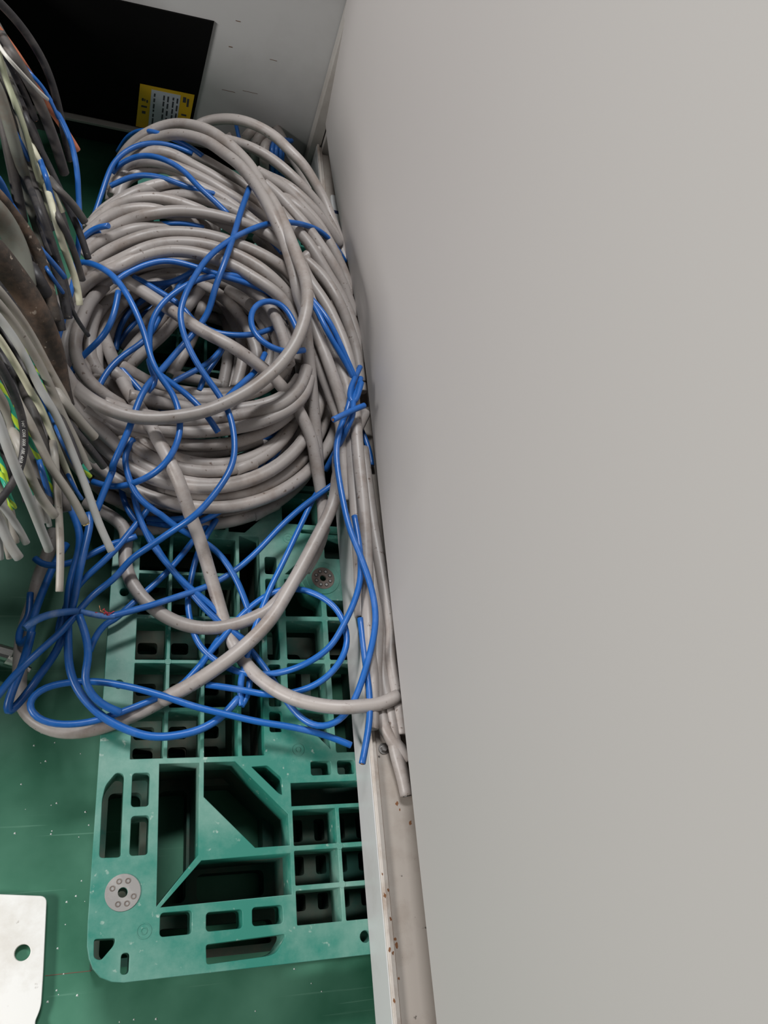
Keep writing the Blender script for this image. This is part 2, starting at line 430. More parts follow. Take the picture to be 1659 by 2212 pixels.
def plug(cx, cy, r, m, boss):
    p = plate('rubber_plug', circ(cx, cy, r, 32), [circ(cx, cy, r * .3, 16)], -3, 1.2, m, pal, 0.4)
    for k in range(8):
        if boss == 'letters' and k in (0, 4): continue
        a = 2 * math.pi * (k + .5) / 8
        x, y = cx + r * .66 * math.cos(a), cy + r * .66 * math.sin(a)
        plate('stud_ring', circ(x, y, r * .155, 14), [circ(x, y, r * .105, 12)], 1.1, 1.9, 'rubber_dark' if boss == 'letters' else 'hole_dark', p)
        if boss == 'studs': plate('stud', circ(x, y, r * .11, 12), [], 1.0, 1.9, 'rubber', p, .3)
    return p
plug(42, 90, 21, 'rubber', 'letters')
plug(325, 527, 18.5, 'rubber_dark', 'studs')
plate('plug_seat', circ(325, 527, 27, 32), [circ(325, 527, 19.2, 28)], -40, 1.0, 'pallet', pal, .5)
for (x, y) in ((69, 45), (271, 258), (271, 596)):
    plate('mould_mark', circ(x, y, 9, 24), [circ(x, y, 8, 20)], -.5, .55, 'pallet', pal)
    plate('mould_mark', circ(x, y, 4, 16), [circ(x, y, 3.2, 14)], -.5, .6, 'pallet', pal)
for x, y in ((323, 79), (323, 127), (88, 387), (137, 387), (88, 318)):
    plate('rib_boss', circ(x, y, 4.5, 16), [], -12, .6, 'pallet', pal, .3)

# ================================================================== CABINET ON THE RIGHT
cab = empty('steel_cabinet', 600, 650, 0, 'large off-white steel cabinet whose smooth side panel fills the right half', 'cabinet')
Y0c, Y1c = -420, 1494
box('base_rail', 354.5, 359, Y0c, Y1c, .5, 68, 'rail_white', cab, 1.2)
box('rail_lip', 355, 360, Y0c, Y1c, 68.2, 72, 'lip', cab, .8)
box('rail_step', 360.2, 366.5, Y0c, Y1c, 58, 66, 'lip', cab, .6)
box('groove', 366.6, 368, Y0c, Y1c, 56, 62.2, 'groove', cab)
box('channel_floor', 368, 900, Y0c, Y1c, 50, 62, 'deck', cab)
# side panel: a tall sheet, its far end pushed slightly inwards
ny, nz = 40, 10; vs_, fs = [], []
def px_(y, z, t):
    s = max(0.0, min(1.0, (y - 820) / 660.0)); s = s * s * (3 - 2 * s)
    return 391 - 30 * s - 0.085 * (z - 120) * s + t
for side in (0, 12):
    for j in range(nz + 1):
        for i in range(ny + 1):
            y = -700 + (Y1c + 20 + 700) * i / ny; z = 120 + 1500 * (j / nz)
            vs_.append(W(px_(y, min(z, 420), side), y, z))
n1 = (ny + 1) * (nz + 1)
for j in range(nz):
    for i in range(ny):
        a = j * (ny + 1) + i; fs.append((a, a + ny + 1, a + ny + 2, a + 1)); fs.append((n1 + a, n1 + a + 1, n1 + a + ny + 2, n1 + a + ny + 1))
nf = len(fs); e4 = []
for i in range(ny):
    e4.append((i, i + 1, n1 + i + 1, n1 + i)); a = nz * (ny + 1) + i; e4.append((a, n1 + a, n1 + a + 1, a + 1))
for j in range(nz):
    a = j * (ny + 1); e4.append((a, n1 + a, n1 + a + ny + 1, a + ny + 1)); a += ny; e4.append((a, a + ny + 1, n1 + a + ny + 1, n1 + a))
for f in e4:                                     # edge faces keep their own corners so the sheet stays flat-lit
    b0 = len(vs_); vs_ += [vs_[k] for k in f]; fs.append((b0, b0 + 1, b0 + 2, b0 + 3))
pm = mesh('side_panel', vs_, fs, True)
for i, p in enumerate(pm.polygons): p.use_smooth = i < nf
link('side_panel', pm, 'panel_white', cab)
box('panel_flange', 404, 440, -690, Y1c - 30, 121, 130, 'panel_white', cab)
box('inner_wall', 560, 575, Y0c, Y1c, 62, 1500, 'dark_wall', cab)
box('corner_post', 343, 365, 1496, 1528, -20, 1000, 'post', cab, 1)
box('end_wall', 366, 560, 1478, 1494, 62, 400, 'post', cab)
# hex bolt on the channel floor
bx_, by_ = 378, 242
bo = cyl('bolt', Vector((bx_, by_, 62)), Vector((0, 0, 1)), 7.5, 2, 'bolt', cab, 18)
cyl('bolt_head', Vector((bx_, by_, 64)), Vector((0, 0, 1)), 5.2, 5, 'bolt', bo, 6, 4.6)
random.seed(5)
for (x, y, r) in ((390, 168, 2.2), (393, 161, 1.3), (406, 143, 2.6), (357, 82, 1.3), (365, 63, 1.5), (358, 57, 2.2), (365, 30, 1.8), (369.5, 7, 1.8), (358, -4, 1.9), (371, 0, 2.4), (364, -8, 1.6), (369.5, -36, 1.8), (358, -58, 1.8)):
    pts = [(x + r * random.uniform(.5, 1.2) * math.cos(a), y + 1.4 * r * random.uniform(.4, 1.3) * math.sin(a)) for a in [i * .7 for i in range(9)]]
    zt = 72.1 if x < 360 else (66.1 if x < 366.5 else 62.1)
    plate('rust_spot', pts, [], zt - .3, zt + .15, 'rust_spot', cab)

# white folded sheet in the far end of the channel
ws = empty('paper_scrap', 385, 1300, 62, 'crumpled white sheet with a navy band behind the farthest grey arch', 'paper')
box('sheet', 374, 450, 1180, 1345, 62.5, 74, 'paper', ws, 3)
box('band', 371.5, 450, 1290, 1298, 74, 75, 'navy', ws)

# ================================================================== GREY HOUSING AT THE BACK
hs = empty('machine_housing', 0, 1700, FLOOR, 'grey metal machine housing with a black panel along the back', 'machine')
box('body', -900, 900, 1531, 1800, -4, 1000, 'housing', hs, 1.5)
box('skirt', -900, 342.5, 1660, 1790, FLOOR + .5, -4.2, 'dark_wall', hs)
box('ledge', -900, 342, 1512, 1530.5, -8, -2, 'ledge', hs, 1)
bp = mesh('black_panel', [W(-420, 1530.6, 0), W(99, 1530.6, 0), W(117, 1530.6, 252), W(-420, 1530.6, 236), W(-420, 1526, 0), W(99, 1526, 0), W(117, 1526, 252), W(-420, 1526, 236)],
          [(0, 3, 2, 1), (4, 5, 6, 7), (0, 1, 5, 4), (1, 2, 6, 5), (2, 3, 7, 6), (3, 0, 4, 7)])
link('black_panel', bp, 'black_panel', hs)
for (x, z, w, h) in ((155, 262, 9, 1.2), (150, 210, 7, 1.6), (230, 205, 14, .8), (150, 120, 26, .7), (190, 128, 30, .6), (262, 60, 4, 1.2)):
    box('scuff', x, x + w, 1530.4, 1530.95, z, z + h, 'groove', hs)
lab = empty('warning_label', 47, 1525, 2, 'yellow sticker with a pale printed field on the black panel', 'sticker')
def vquad(name, pts, y0, y1, m, parent):
    vs_ = [W(x, y1, z) for x, z in pts] + [W(x, y0, z) for x, z in pts]; n = len(pts)
    fs = [tuple(range(n - 1, -1, -1)), tuple(range(n, 2 * n))] + [(i, (i + 1) % n, n + (i + 1) % n, n + i) for i in range(n)]
    me = mesh(name, vs_, fs); bm = bmesh.new(); bm.from_mesh(me); bmesh.ops.recalc_face_normals(bm, faces=bm.faces); bm.to_mesh(me); bm.free()
    return link(name, me, m, parent)
vquad('backing', [(-8, 1), (94, 1), (99, 99), (-5, 97)], 1524.8, 1525.8, 'yellow', lab)
vquad('field', [(16, 2), (70, 2), (73, 92), (17, 91)], 1524.2, 1524.7, 'label_white', lab)
random.seed(3)
for x, n0 in ((22, 3), (40, 4), (48, 4), (58, 5), (66, 3)):
    z = 84.0
    while z > 8:
        hgt = random.uniform(5, 14)
        vquad('text_line', [(x, z - hgt), (x + 3.2, z - hgt), (x + 3.4, z), (x + .2, z)], 1523.9, 1524.1, 'ink', lab)
        z -= hgt + random.uniform(2, 5)
for (x0, x1, z0, z1) in ((0, 4, 62, 68), (5, 7, 62, 67), (9, 12, 60, 66), (0, 11, 48, 52), (2, 9, 34, 40), (78, 84, 78, 90), (78, 88, 48, 52), (86, 90, 70, 88)):
    vquad('text_line', [(x0, z0), (x1, z0), (x1, z1), (x0, z1)], 1524.4, 1524.7, 'ink', lab)

# ================================================================== STEEL FOOT PLATE, BOLT END AND DEBRIS
fp = empty('foot_plate', -90, 20, FLOOR, 'worn white-painted steel foot plate with a round hole on the floor', 'plate')
plate('plate', rpoly([(-260, -190), (-44, -190), (-44, -56), (-54, -44), (-47, -26), (-48, 14), (-52, 104), (-260, 128)], 8, 5), [circ(-75, 39, 10.5, 26)], FLOOR + .5, FLOOR + 12, 'steel_plate', fp, .8)
rodo = empty('metal_rod', -160, 430, -112, 'dirty chrome rod end poking in from the left frame edge', 'rod')
cyl('shaft', Vector((-205, 455, -112)), Vector((1, -.30, .0)), 12, 82, 'chrome', rodo, 16)
cyl('collar', Vector((-134, 429, -112)), Vector((1, -.5, -.35)), 12.5, 12, 'chrome', rodo, 16, 9)
cyl('tip', Vector((-124, 422, -118)), Vector((1, -.45, -.3)), 7.5, 24, 'chrome', rodo, 14, 6)
cyl('bracket', Vector((-205, 455, FLOOR)), Vector((0, 0, 1)), 14, 40, 'chrome', rodo, 14)
random.seed(11); vs_, fs = [], []
for i in range(70):
    x, y = random.uniform(-180, 380), random.uniform(-160, 10)
    if i < 40: x, y = random.uniform(-110, 0), random.uniform(-60, 330)
    if x < -40 and y < 130: continue
    r = random.uniform(.5, 1.5); b0 = len(vs_)
    for dx, dy, dz in ((-r, -r * .6, .2), (r, -r * .8, .2), (r * .7, r, .2), (-r * .6, r * .8, .2), (0, 0, r * .9)): vs_.append(W(x + dx, y + dy, FLOOR + dz))
    fs += [(b0, b0 + 1, b0 + 4), (b0 + 1, b0 + 2, b0 + 4), (b0 + 2, b0 + 3, b0 + 4), (b0 + 3, b0, b0 + 4)]
de = tag(link('debris', mesh('debris', vs_, fs), 'speck'), 'tiny white chips scattered over the green floor', 'debris'); de['kind'] = 'stuff'

# ================================================================== CABLES AND WIRES (name, material, thickness, path, label, category, group, extras)
CABLES = [
('cable_loop','grey',19.5,'-37,1175,120 -27,1211,129 -3,1244,139 27,1271,149 59,1277,154 101,1266,160 134,1242,165 168,1228,160 199,1208,155 227,1183,150',None,None,None,{'parent': 'coil'}),
('cable_loop','grey',19.5,'-40,1183,100 -31,1230,128 -10,1242,141 5,1254,153 36,1255,166 68,1246,168 91,1227,171 117,1213,173 149,1191,174 182,1175,171 212,1153,168 242,1123,165',None,None,None,{'parent': 'coil'}),
('cable_loop','grey',19.5,'-38,1196,110 -26,1226,134 -10,1232,147 21,1224,166 52,1208,179 84,1196,181 115,1178,184 147,1157,185 181,1144,179 207,1129,175 231,1106,170',None,None,None,{'parent': 'coil'}),
('cable_loop','grey',19.5,'-27,1169,120 -20,1203,129 7,1223,139 41,1234,150 79,1205,163 118,1186,166 150,1162,167 182,1132,169 207,1100,170',None,None,None,{'parent': 'coil'}),
('cable_loop','grey',19.5,'-69,1064,140 -51,1098,149 -26,1123,157 0,1143,164 29,1158,172 53,1164,179 84,1169,181 116,1156,183 147,1137,185 176,1113,186 204,1084,188',None,None,None,{'parent': 'coil'}),
('cable_loop','grey',19.5,'-61,1072,150 -42,1096,156 -20,1121,163 9,1141,171 42,1164,162 74,1178,152 114,1194,140',None,None,None,{'parent': 'coil'}),
('cable_loop','grey',19.5,'-66,1058,150 -58,1069,156 -36,1087,169 -14,1097,181 12,1102,190 42,1108,192 69,1102,194 102,1092,195 140,1079,190 178,1059,185',None,None,None,{'parent': 'coil'}),
('cable_loop','grey',19.5,'-70,1036,150 -62,1043,159 -43,1055,177 -24,1059,191 2,1066,198 30,1071,199 54,1066,200 92,1080,177 136,1104,150',None,None,None,{'parent': 'coil'}),
('cable_loop','grey',19.5,'37,1140,160 61,1146,170 85,1140,179 115,1127,189 146,1113,192 177,1094,196 209,1076,193 235,1049,190',None,None,None,{'parent': 'coil'}),
('cable_loop','grey',19.5,'-70,1003,150 -65,1011,155 -49,1025,165 -31,1039,176 -3,1050,190 25,1054,203 59,1065,207 95,1070,209 128,1068,211 161,1062,212 196,1057,208 222,1045,206 247,1026,203 265,994,200',None,None,None,{'parent': 'coil'}),
('cable_loop','grey',19.5,'-70,995,150 -54,1011,161 -29,1020,174 -2,1031,186 21,1041,186 47,1049,185 86,1061,177 119,1077,161 160,1093,140',None,None,None,{'parent': 'coil'}),
('cable_loop','grey',19.5,'-75,936,150 -65,952,159 -57,967,168 -38,980,179 -17,989,190 10,1001,201 43,1017,203 84,1024,206 122,1023,208 156,1016,207 186,1009,207 214,996,206 243,985,198 262,966,189 277,934,178 293,915,170',None,None,None,{'parent': 'coil'}),
('cable_loop','grey',19.5,'-83,926,130 -74,939,142 -62,952,156 -47,952,166 -29,955,180 -2,961,200 22,981,202 50,996,203 84,1003,205 120,1003,206 156,995,205 186,982,205 213,963,203 240,948,190 257,931,180 268,907,170 276,883,160',None,None,None,{'parent': 'coil'}),
('cable_loop','grey',19.5,'-87,898,110 -82,915,127 -70,929,145 -45,942,170 -17,940,192 6,960,197 34,977,198 62,987,199 97,989,200 129,983,200 162,972,199 192,954,198 220,938,196 244,922,184 256,901,174 265,872,162 262,840,150',None,None,None,{'parent': 'coil'}),
('cable_loop','grey',19.5,'-18,1018,100 17,1028,115 61,1029,133 102,1013,149 143,984,167 179,961,172 206,940,174 223,910,175 232,877,177 240,841,178 243,806,180',None,None,None,{'parent': 'coil'}),
('cable_loop','grey',19.5,'119,1070,60 146,1040,63 166,1000,67 182,960,70 193,925,63 190,887,57 181,849,50',None,None,None,{'parent': 'coil'}),
('cable_loop','grey',19.5,'116,1032,90 145,1009,97 176,968,105 195,926,107 209,892,100 211,864,95 203,834,90',None,None,None,{'parent': 'coil'}),
('cable_loop','grey',19.5,'160,1008,110 185,985,117 209,948,125 222,906,127 230,878,117 226,852,108 214,828,100',None,None,None,{'parent': 'coil'}),
('cable_loop','grey',19.5,'192,966,130 216,937,139 229,898,147 239,867,142 237,840,131 226,819,120',None,None,None,{'parent': 'coil'}),
('cable_loop','grey',19.5,'213,956,140 233,925,150 245,880,162 250,850,155 250,829,143 239,809,130',None,None,None,{'parent': 'coil'}),
('cable_loop','grey',19.5,'154,1049,30 166,1021,33 172,978,37 171,932,38 167,893,34 161,857,30',None,None,None,{'parent': 'coil'}),
('cable_loop','grey',19.5,'170,1057,20 181,1025,22 188,978,24 187,930,24 180,887,21 175,863,20',None,None,None,{'parent': 'coil'}),
('cable_loop','grey',19.5,'192,1014,10 206,969,17 207,930,17 197,894,10',None,None,None,{'parent': 'coil'}),
('cable_loop','grey',19.5,'-62,942,120 -79,906,115 -87,870,111 -88,847,101 -81,823,89 -65,802,81 -44,776,85 -17,751,90',None,None,None,{'parent': 'coil'}),
('cable_loop','grey',19.5,'-43,962,130 -63,927,130 -76,882,130 -84,848,130 -86,826,122 -81,805,113 -72,788,104 -53,783,95 -26,766,85 6,755,78 44,751,70',None,None,None,{'parent': 'coil'}),
('cable_loop','grey',19.5,'-36,948,140 -54,910,143 -64,865,147 -70,825,149 -65,797,139 -49,772,128 -24,756,117 11,745,103 48,741,90',None,None,None,{'parent': 'coil'}),
('cable_loop','grey',19.5,'-44,921,120 -51,880,115 -52,845,110 -41,816,101 -20,797,92 7,782,82 43,777,70',None,None,None,{'parent': 'coil'}),
('cable_loop','grey',19.5,'-51,839,90 -44,819,87 -26,802,83 1,792,78 25,779,69 55,778,60',None,None,None,{'parent': 'coil'}),
('cable_loop','grey',19.5,'-41,945,70 -39,902,83 -30,871,84 -14,857,70',None,None,None,{'parent': 'coil'}),
('cable_loop','grey',19.5,'82,1029,100 71,1008,91 53,982,78 36,959,66 19,936,54 -4,911,40',None,None,None,{'parent': 'coil'}),
('cable_loop','grey',19.5,'112,980,130 95,955,116 72,928,99 55,907,86 35,890,74 15,870,60 1,855,50',None,None,None,{'parent': 'coil'}),
('cable_loop','grey',19.5,'133,1041,60 120,993,55 108,943,49 90,898,44 76,866,40',None,None,None,{'parent': 'coil'}),
('cable_loop','grey',19.5,'79,867,40 111,869,33 141,869,30 167,862,30',None,None,None,{'parent': 'coil'}),
('cable_loop','grey',19.5,'82,980,110 65,950,101 42,922,91 19,898,76 0,871,60',None,None,None,{'parent': 'coil'}),
('cable_loop','grey',19.5,'-5,814,120 16,808,108 46,805,92 76,803,86 113,805,80 152,801,92 184,804,104 209,812,123 225,827,140',None,None,None,{'parent': 'coil'}),
('cable_loop','grey',19.5,'-13,799,120 11,786,112 40,779,102 76,775,98 118,779,95 157,773,116 191,777,132 221,793,142 242,818,150',None,None,None,{'parent': 'coil'}),
('cable_loop','grey',19.5,'12,751,130 46,750,122 89,751,114 134,754,111 178,755,120 216,762,131 248,778,141 266,806,150',None,None,None,{'parent': 'coil'}),
('cable_loop','grey',19.5,'-22,718,150 19,713,139 52,715,131 103,721,124 147,731,123 189,735,139 220,739,150 248,760,154 267,787,157 276,819,160',None,None,None,{'parent': 'coil'}),
('cable_loop','grey',19.5,'-62,733,150 -35,714,138 -2,706,126 34,704,119 65,703,117 110,707,115 155,710,126 201,719,138 243,742,144 272,773,147 282,808,150',None,None,None,{'parent': 'coil'}),
('cable_loop','grey',19.5,'-48,712,140 -21,702,124 15,702,105 55,699,98 89,696,96 124,696,97 170,701,105 212,720,112 249,750,117 272,779,120',None,None,None,{'parent': 'coil'}),
('cable_loop','grey',19.5,'-54,718,110 -26,705,99 5,696,87 45,691,79 80,689,77 127,695,76 168,704,83 213,722,90',None,None,None,{'parent': 'coil'}),
('cable_loop','grey',19.5,'-23,717,60 18,693,55 48,679,51 83,668,51 118,664,53 156,670,56 186,684,61 214,706,66 226,729,70',None,None,None,{'parent': 'coil'}),
('cable_loop','grey',19.5,'-42,708,50 -9,686,44 26,675,40 60,668,40 90,667,40',None,None,None,{'parent': 'coil'}),
('cable_loop','grey',19.5,'-36,681,30 -13,677,27 10,674,25 37,672,25 60,675,27 80,682,30',None,None,None,{'parent': 'coil'}),
('cable_loop','grey',19.5,'-31,664,25 -11,655,21 12,649,17 38,649,15 65,657,15 88,670,17 114,678,24 138,681,30',None,None,None,{'parent': 'coil'}),
('cable_loop','grey',19.5,'-17,639,30 3,631,24 26,630,17 52,635,12 79,642,12 106,650,12 133,663,18 153,678,24 166,696,30',None,None,None,{'parent': 'coil'}),
('cable_loop','grey',19.5,'14,687,60 31,678,56 51,676,51 73,677,46 96,676,42 125,676,38 155,684,35 180,696,32 199,712,30',None,None,None,{'parent': 'coil'}),
('cable_loop','grey',19.5,'86,601,15 108,609,14 134,624,12 156,642,29 171,660,43 184,680,52 193,697,60',None,None,None,{'parent': 'coil'}),
('cable_loop','grey',19.5,'21,591,12 47,590,12 70,594,12 94,597,20 118,607,30',None,None,None,{'parent': 'coil'}),
('cable_loop','grey',19.5,'36,613,30 59,643,28 80,670,26 104,697,26 127,719,28 150,735,30',None,None,None,{'parent': 'coil'}),
('cable_loop','grey',19.5,'108,691,30 130,699,36 150,714,43 172,727,50',None,None,None,{'parent': 'coil'}),
('cable_loop','grey',19.5,'-64,723,120 -43,704,103 -22,693,94 1,680,91 14,674,90',None,None,None,{'parent': 'coil'}),
('cable_loop','grey',19.5,'-81,903,110 -74,932,120 -59,954,130 -39,972,140',None,None,None,{'parent': 'coil'}),
('cable_loop','grey',19.5,'-71,892,120 -56,920,132 -42,946,142 -26,960,150',None,None,None,{'parent': 'coil'}),
('grey_cable','grey',19.5,'-42,1288,60 -30,1309,88 -12,1322,115 9,1326,137 31,1327,156 56,1325,172 81,1312,187 112,1283,206 137,1253,216 162,1222,220 184,1186,223 201,1140,226 219,1101,229 232,1056,233 245,1004,236 255,964,237 263,921,239 262,881,238 256,847,231 244,813,222 227,784,214 204,757,206 179,735,197 152,718,189 119,700,183 84,690,177 50,684,173 18,685,169 -13,696,165 -40,714,160 -65,739,155 -86,768,150','thick grey cable sweeping over the coil and round its front as the topmost loop','cable','loose grey cables around the coil',{}),
('grey_cable','grey',19.5,'-35,1290,60 -23,1303,86 -5,1310,114 13,1310,135 38,1300,160 57,1295,174 82,1284,186 113,1257,202 137,1219,216 161,1185,226 182,1150,229 200,1110,232 216,1062,235 232,1026,228 244,985,221 252,951,216 257,922,205 266,913,199 273,872,182 284,819,152 295,767,119 303,709,94 306,675,81 310,654,73 311,647,70','grey cable running down past the coil to a cut end showing red and black cores','cable','loose grey cables around the coil',{'cut': 'cores'}),
('grey_cable','grey',19.5,'88,1393,110 111,1411,124 138,1414,136 171,1404,152 205,1386,162 240,1363,165 267,1324,169 293,1302,163 316,1278,149 340,1246,134 356,1207,122 371,1168,111 385,1129,100','grey cable making the farthest arch in front of the grey housing','cable','loose grey cables around the coil',{}),
('grey_cable','grey',19.5,'120,1353,140 164,1337,153 197,1317,163 231,1297,165 262,1269,165 291,1246,157 319,1229,143 343,1206,129 362,1172,118 382,1128,105','grey cable of the second farthest arch, just under the highest one','cable','loose grey cables around the coil',{}),
('grey_cable','grey',19.0,'273,1530,60 280,1510,62 292,1460,67 303,1429,70 315,1395,74 323,1364,77 334,1334,80','short grey cable leaning between the dark gap and the corner post','cable','loose grey cables around the coil',{}),
('grey_cable','grey',19.5,'201,1229,185 222,1220,180 258,1210,172 290,1185,162 320,1157,151 341,1125,141 365,1090,124 385,1044,105','grey cable sloping to the white panel below the two high arches','cable','loose grey cables around the coil',{}),
('grey_cable','grey',19.5,'213,1192,190 237,1178,185 264,1150,179 292,1123,171 317,1094,161 342,1061,149 366,1032,128 385,994,105','grey cable sloping to the white panel, fourth from the corner post','cable','loose grey cables around the coil',{}),
('grey_cable','grey',19.5,'240,1144,180 264,1119,173 288,1099,167 310,1067,159 332,1037,147 354,1008,136 372,974,124 382,940,114 389,892,100','grey cable sloping to the white panel, fifth from the corner post','cable','loose grey cables around the coil',{}),
('grey_cable','grey',19.5,'288,1068,150 305,1052,150 325,1024,150 340,994,148 356,969,136 369,941,123 380,909,112 385,881,103 389,857,95','grey cable bending down beside the twisted blue wires at the panel','cable','loose grey cables around the coil',{}),
('grey_cable','grey',19.5,'277,1033,170 290,999,167 305,979,164 320,952,161 332,922,159 342,892,156 350,861,153 354,826,149 357,733,139 358,687,133 361,628,126 364,560,115 364,495,105 363,433,95 360,378,92 362,341,90 360,298,87 356,265,85','long grey cable lying down the cabinet channel, under the tied blue wires','cable','loose grey cables around the coil',{}),
('grey_cable','grey',19.5,'282,977,170 292,945,166 304,914,161 317,882,156 329,854,152 339,826,147 348,800,141 352,707,122 354,655,112 356,603,103 358,547,94 358,491,88 357,459,85 356,430,82','grey cable lying nearest the cabinet lip, cut off halfway down the channel','cable','loose grey cables around the coil',{'cut': 'dark'}),
('grey_cable','grey',19.5,'276,936,180 286,904,174 299,869,168 311,838,162 322,809,153 334,783,141 345,753,129 338,698,112 345,661,101 348,622,90','grey cable crossing from the coil over the cabinet lip','cable','loose grey cables around the coil',{}),
('grey_cable','grey',19.5,'271,929,170 283,893,159 295,859,147 309,828,136 323,797,125 334,771,116 343,743,109 333,684,100 336,649,95','grey cable reaching the cabinet lip farthest from the post side','cable','loose grey cables around the coil',{}),
('grey_cable','grey',19.5,'383,724,88 385,652,87 388,577,86 393,517,86 397,460,85 400,394,84 394,375,84 399,314,83 402,257,82','pale grey cable lying along the bottom edge of the white panel','cable','loose grey cables around the coil',{}),
('grey_cable','grey',19.5,'384,565,74 384,518,74 383,475,74 384,450,75 381,413,79 373,365,82 369,321,81 371,291,80 378,262,80 391,241,80 407,224,80','grey cable curving under the white panel beside the bolt','cable','loose grey cables around the coil',{}),
('grey_cable','grey',19.5,'389,463,74 386,414,75 383,368,76 382,340,77 385,300,78 388,268,80 389,237,79 397,205,77 401,177,75','dark shaded grey cable ending on the channel floor under the panel edge','cable','loose grey cables around the coil',{'cut': 'dark'}),
('grey_cable','grey',17.0,'383,1012,100 386,961,100 388,920,100 389,887,96 392,840,90','grey cable vanishing straight under the white panel at the twisted wires','cable','loose grey cables around the coil',{}),
('grey_cable','grey',19.5,'-32,977,150 -20,966,151 22,933,156 67,895,163 111,855,173 155,830,176 193,815,163 222,800,153 245,781,142 269,756,128 287,724,113 290,720,111 301,681,91 312,641,69 317,608,56 316,583,51 308,559,45 287,523,35','straight grey cable crossing the coil opening diagonally then dropping beside the rail','cable','loose grey cables around the coil',{'cut': 'dark'}),
('grey_cable','grey',19.5,'-50,951,80 -41,918,87 -26,867,98 -10,814,110 7,770,118 30,728,126 50,684,133 67,647,137 88,604,129 105,574,99 119,553,79 131,525,64 143,495,48 154,466,37 164,432,32 179,401,26 196,367,37 221,336,52 252,312,68 284,299,81 316,292,92 354,295,94 364,294,94 396,307,95','long grey cable crossing under the coil top and down the pallet to the panel','cable','loose grey cables around the coil',{}),
('grey_cable','grey',19.5,'-40,627,20 -20,614,23 7,596,26 21,582,28 21,560,30 20,535,31 23,512,33 33,489,34 50,466,35 72,447,33 100,433,31 131,426,32 166,428,36 197,437,40 226,451,45 246,471,50 263,494,54 282,519,56 299,548,58 316,586,60','grey cable kinked at the pallet corner then looping shallowly over the pallet grid','cable','loose grey cables around the coil',{}),
('grey_cable','grey',20.0,'-85,616,-60 -91,567,-54 -99,532,-50 -102,489,-44 -108,456,-40 -110,416,-32 -107,383,-25 -106,359,-20 -102,338,-16 -94,320,-12 -80,306,-8 -57,293,-4 -32,289,0 -5,291,5 18,298,9 50,310,13 82,327,18 115,345,22 76,320,31 119,341,45 151,361,56 180,383,62 204,405,66 228,433,70 245,462,73 271,508,80 295,554,87 312,587,91 327,625,96 332,662,98 348,704,100 368,745,103 387,785,105','grey cable hanging lowest over the pallet edge in one wide loop','cable','loose grey cables around the coil',{}),
('cable_loop','grey',19.5,'213,1484,10 205,1466,45 202,1460,73 208,1461,90 223,1479,84 236,1485,80',None,None,None,{'parent': 'rearcoil'}),
('cable_loop','grey',19.5,'235,1469,10 226,1451,52 223,1449,77 227,1455,89 240,1474,84 253,1477,80',None,None,None,{'parent': 'rearcoil'}),
('cable_loop','grey',19.5,'255,1444,10 243,1419,61 240,1432,80 245,1461,75 255,1483,70',None,None,None,{'parent': 'rearcoil'}),
('cable_loop','grey',19.5,'177,1488,10 168,1470,43 170,1476,55 179,1477,60',None,None,None,{'parent': 'rearcoil'}),
('wire_turn','blue',9.3,'266,1435,5 257,1437,46 252,1442,69 255,1464,73 263,1481,75',None,None,None,{'parent': 'rearblue'}),
('wire_turn','blue',9.3,'272,1438,5 260,1426,55 255,1431,79 259,1460,77 270,1481,75',None,None,None,{'parent': 'rearblue'}),
('wire_turn','blue',9.3,'276,1440,5 265,1435,49 261,1440,73 264,1464,75 276,1482,75',None,None,None,{'parent': 'rearblue'}),
('wire_turn','blue',9.3,'281,1443,5 268,1428,56 264,1433,80 267,1461,79 282,1482,75',None,None,None,{'parent': 'rearblue'}),
('wire_turn','blue',9.3,'285,1445,5 274,1438,49 270,1443,73 272,1466,76 288,1482,75',None,None,None,{'parent': 'rearblue'}),
('wire_turn','blue',9.3,'290,1447,5 277,1433,54 273,1438,78 276,1463,79 294,1483,75',None,None,None,{'parent': 'rearblue'}),
('wire_turn','blue',9.3,'294,1450,5 283,1441,49 279,1446,73 281,1467,77 300,1483,75',None,None,None,{'parent': 'rearblue'}),
('blue_wire','blue',8.0,'186,1500,70 190,1482,65 195,1464,60','thin blue wire end dropping behind the farthest grey arch','wire',None,{}),
('blue_wire','blue',10.0,'182,1145,215 166,1080,220 150,1004,223 136,949,217 124,910,197 121,891,182 103,862,165 81,832,155 54,785,154 32,745,159 21,709,156 14,677,152 3,649,138 -8,625,118 -2,640,111 -13,607,100 -22,577,90','straight blue wire crossing the coil from its crest to the front left','wire','blue wires tangled over coil and pallet',{}),
('blue_wire','blue',9.3,'-80,967,160 -69,964,169 -45,943,186 -19,909,201 0,875,204 15,845,199 28,814,190 38,778,183 50,756,177 68,738,170 77,719,165 83,689,162 81,661,158 72,637,148 53,621,130 11,620,87 -12,623,78 -31,634,70','blue wire looping from the left rim through the opening to the front','wire','blue wires tangled over coil and pallet',{}),
('blue_wire','blue',9.3,'377,1122,110 350,1131,137 319,1130,162 285,1116,183 240,1091,203 196,1049,223 159,1017,224 132,987,223 109,954,222 93,916,221 82,887,220 75,857,215 74,848,213 77,827,208 87,801,200 101,776,193 119,753,185 136,732,179 151,705,175 158,672,171 159,639,168 152,610,167 124,565,155 105,545,145 74,532,117 49,522,89 26,511,72 8,486,57 -13,472,51 -34,441,56 -50,412,61 -69,388,66 -93,359,69 -109,341,64 -123,318,60','long blue wire from the white panel over the coil to the left floor edge','wire','blue wires tangled over coil and pallet',{}),
('blue_wire','blue',9.3,'-14,885,200 -16,861,196 -19,840,192 -27,822,179 -47,811,152 -65,799,135 -74,780,120','blue wire curling down the left inside of the coil opening','wire','blue wires tangled over coil and pallet',{}),
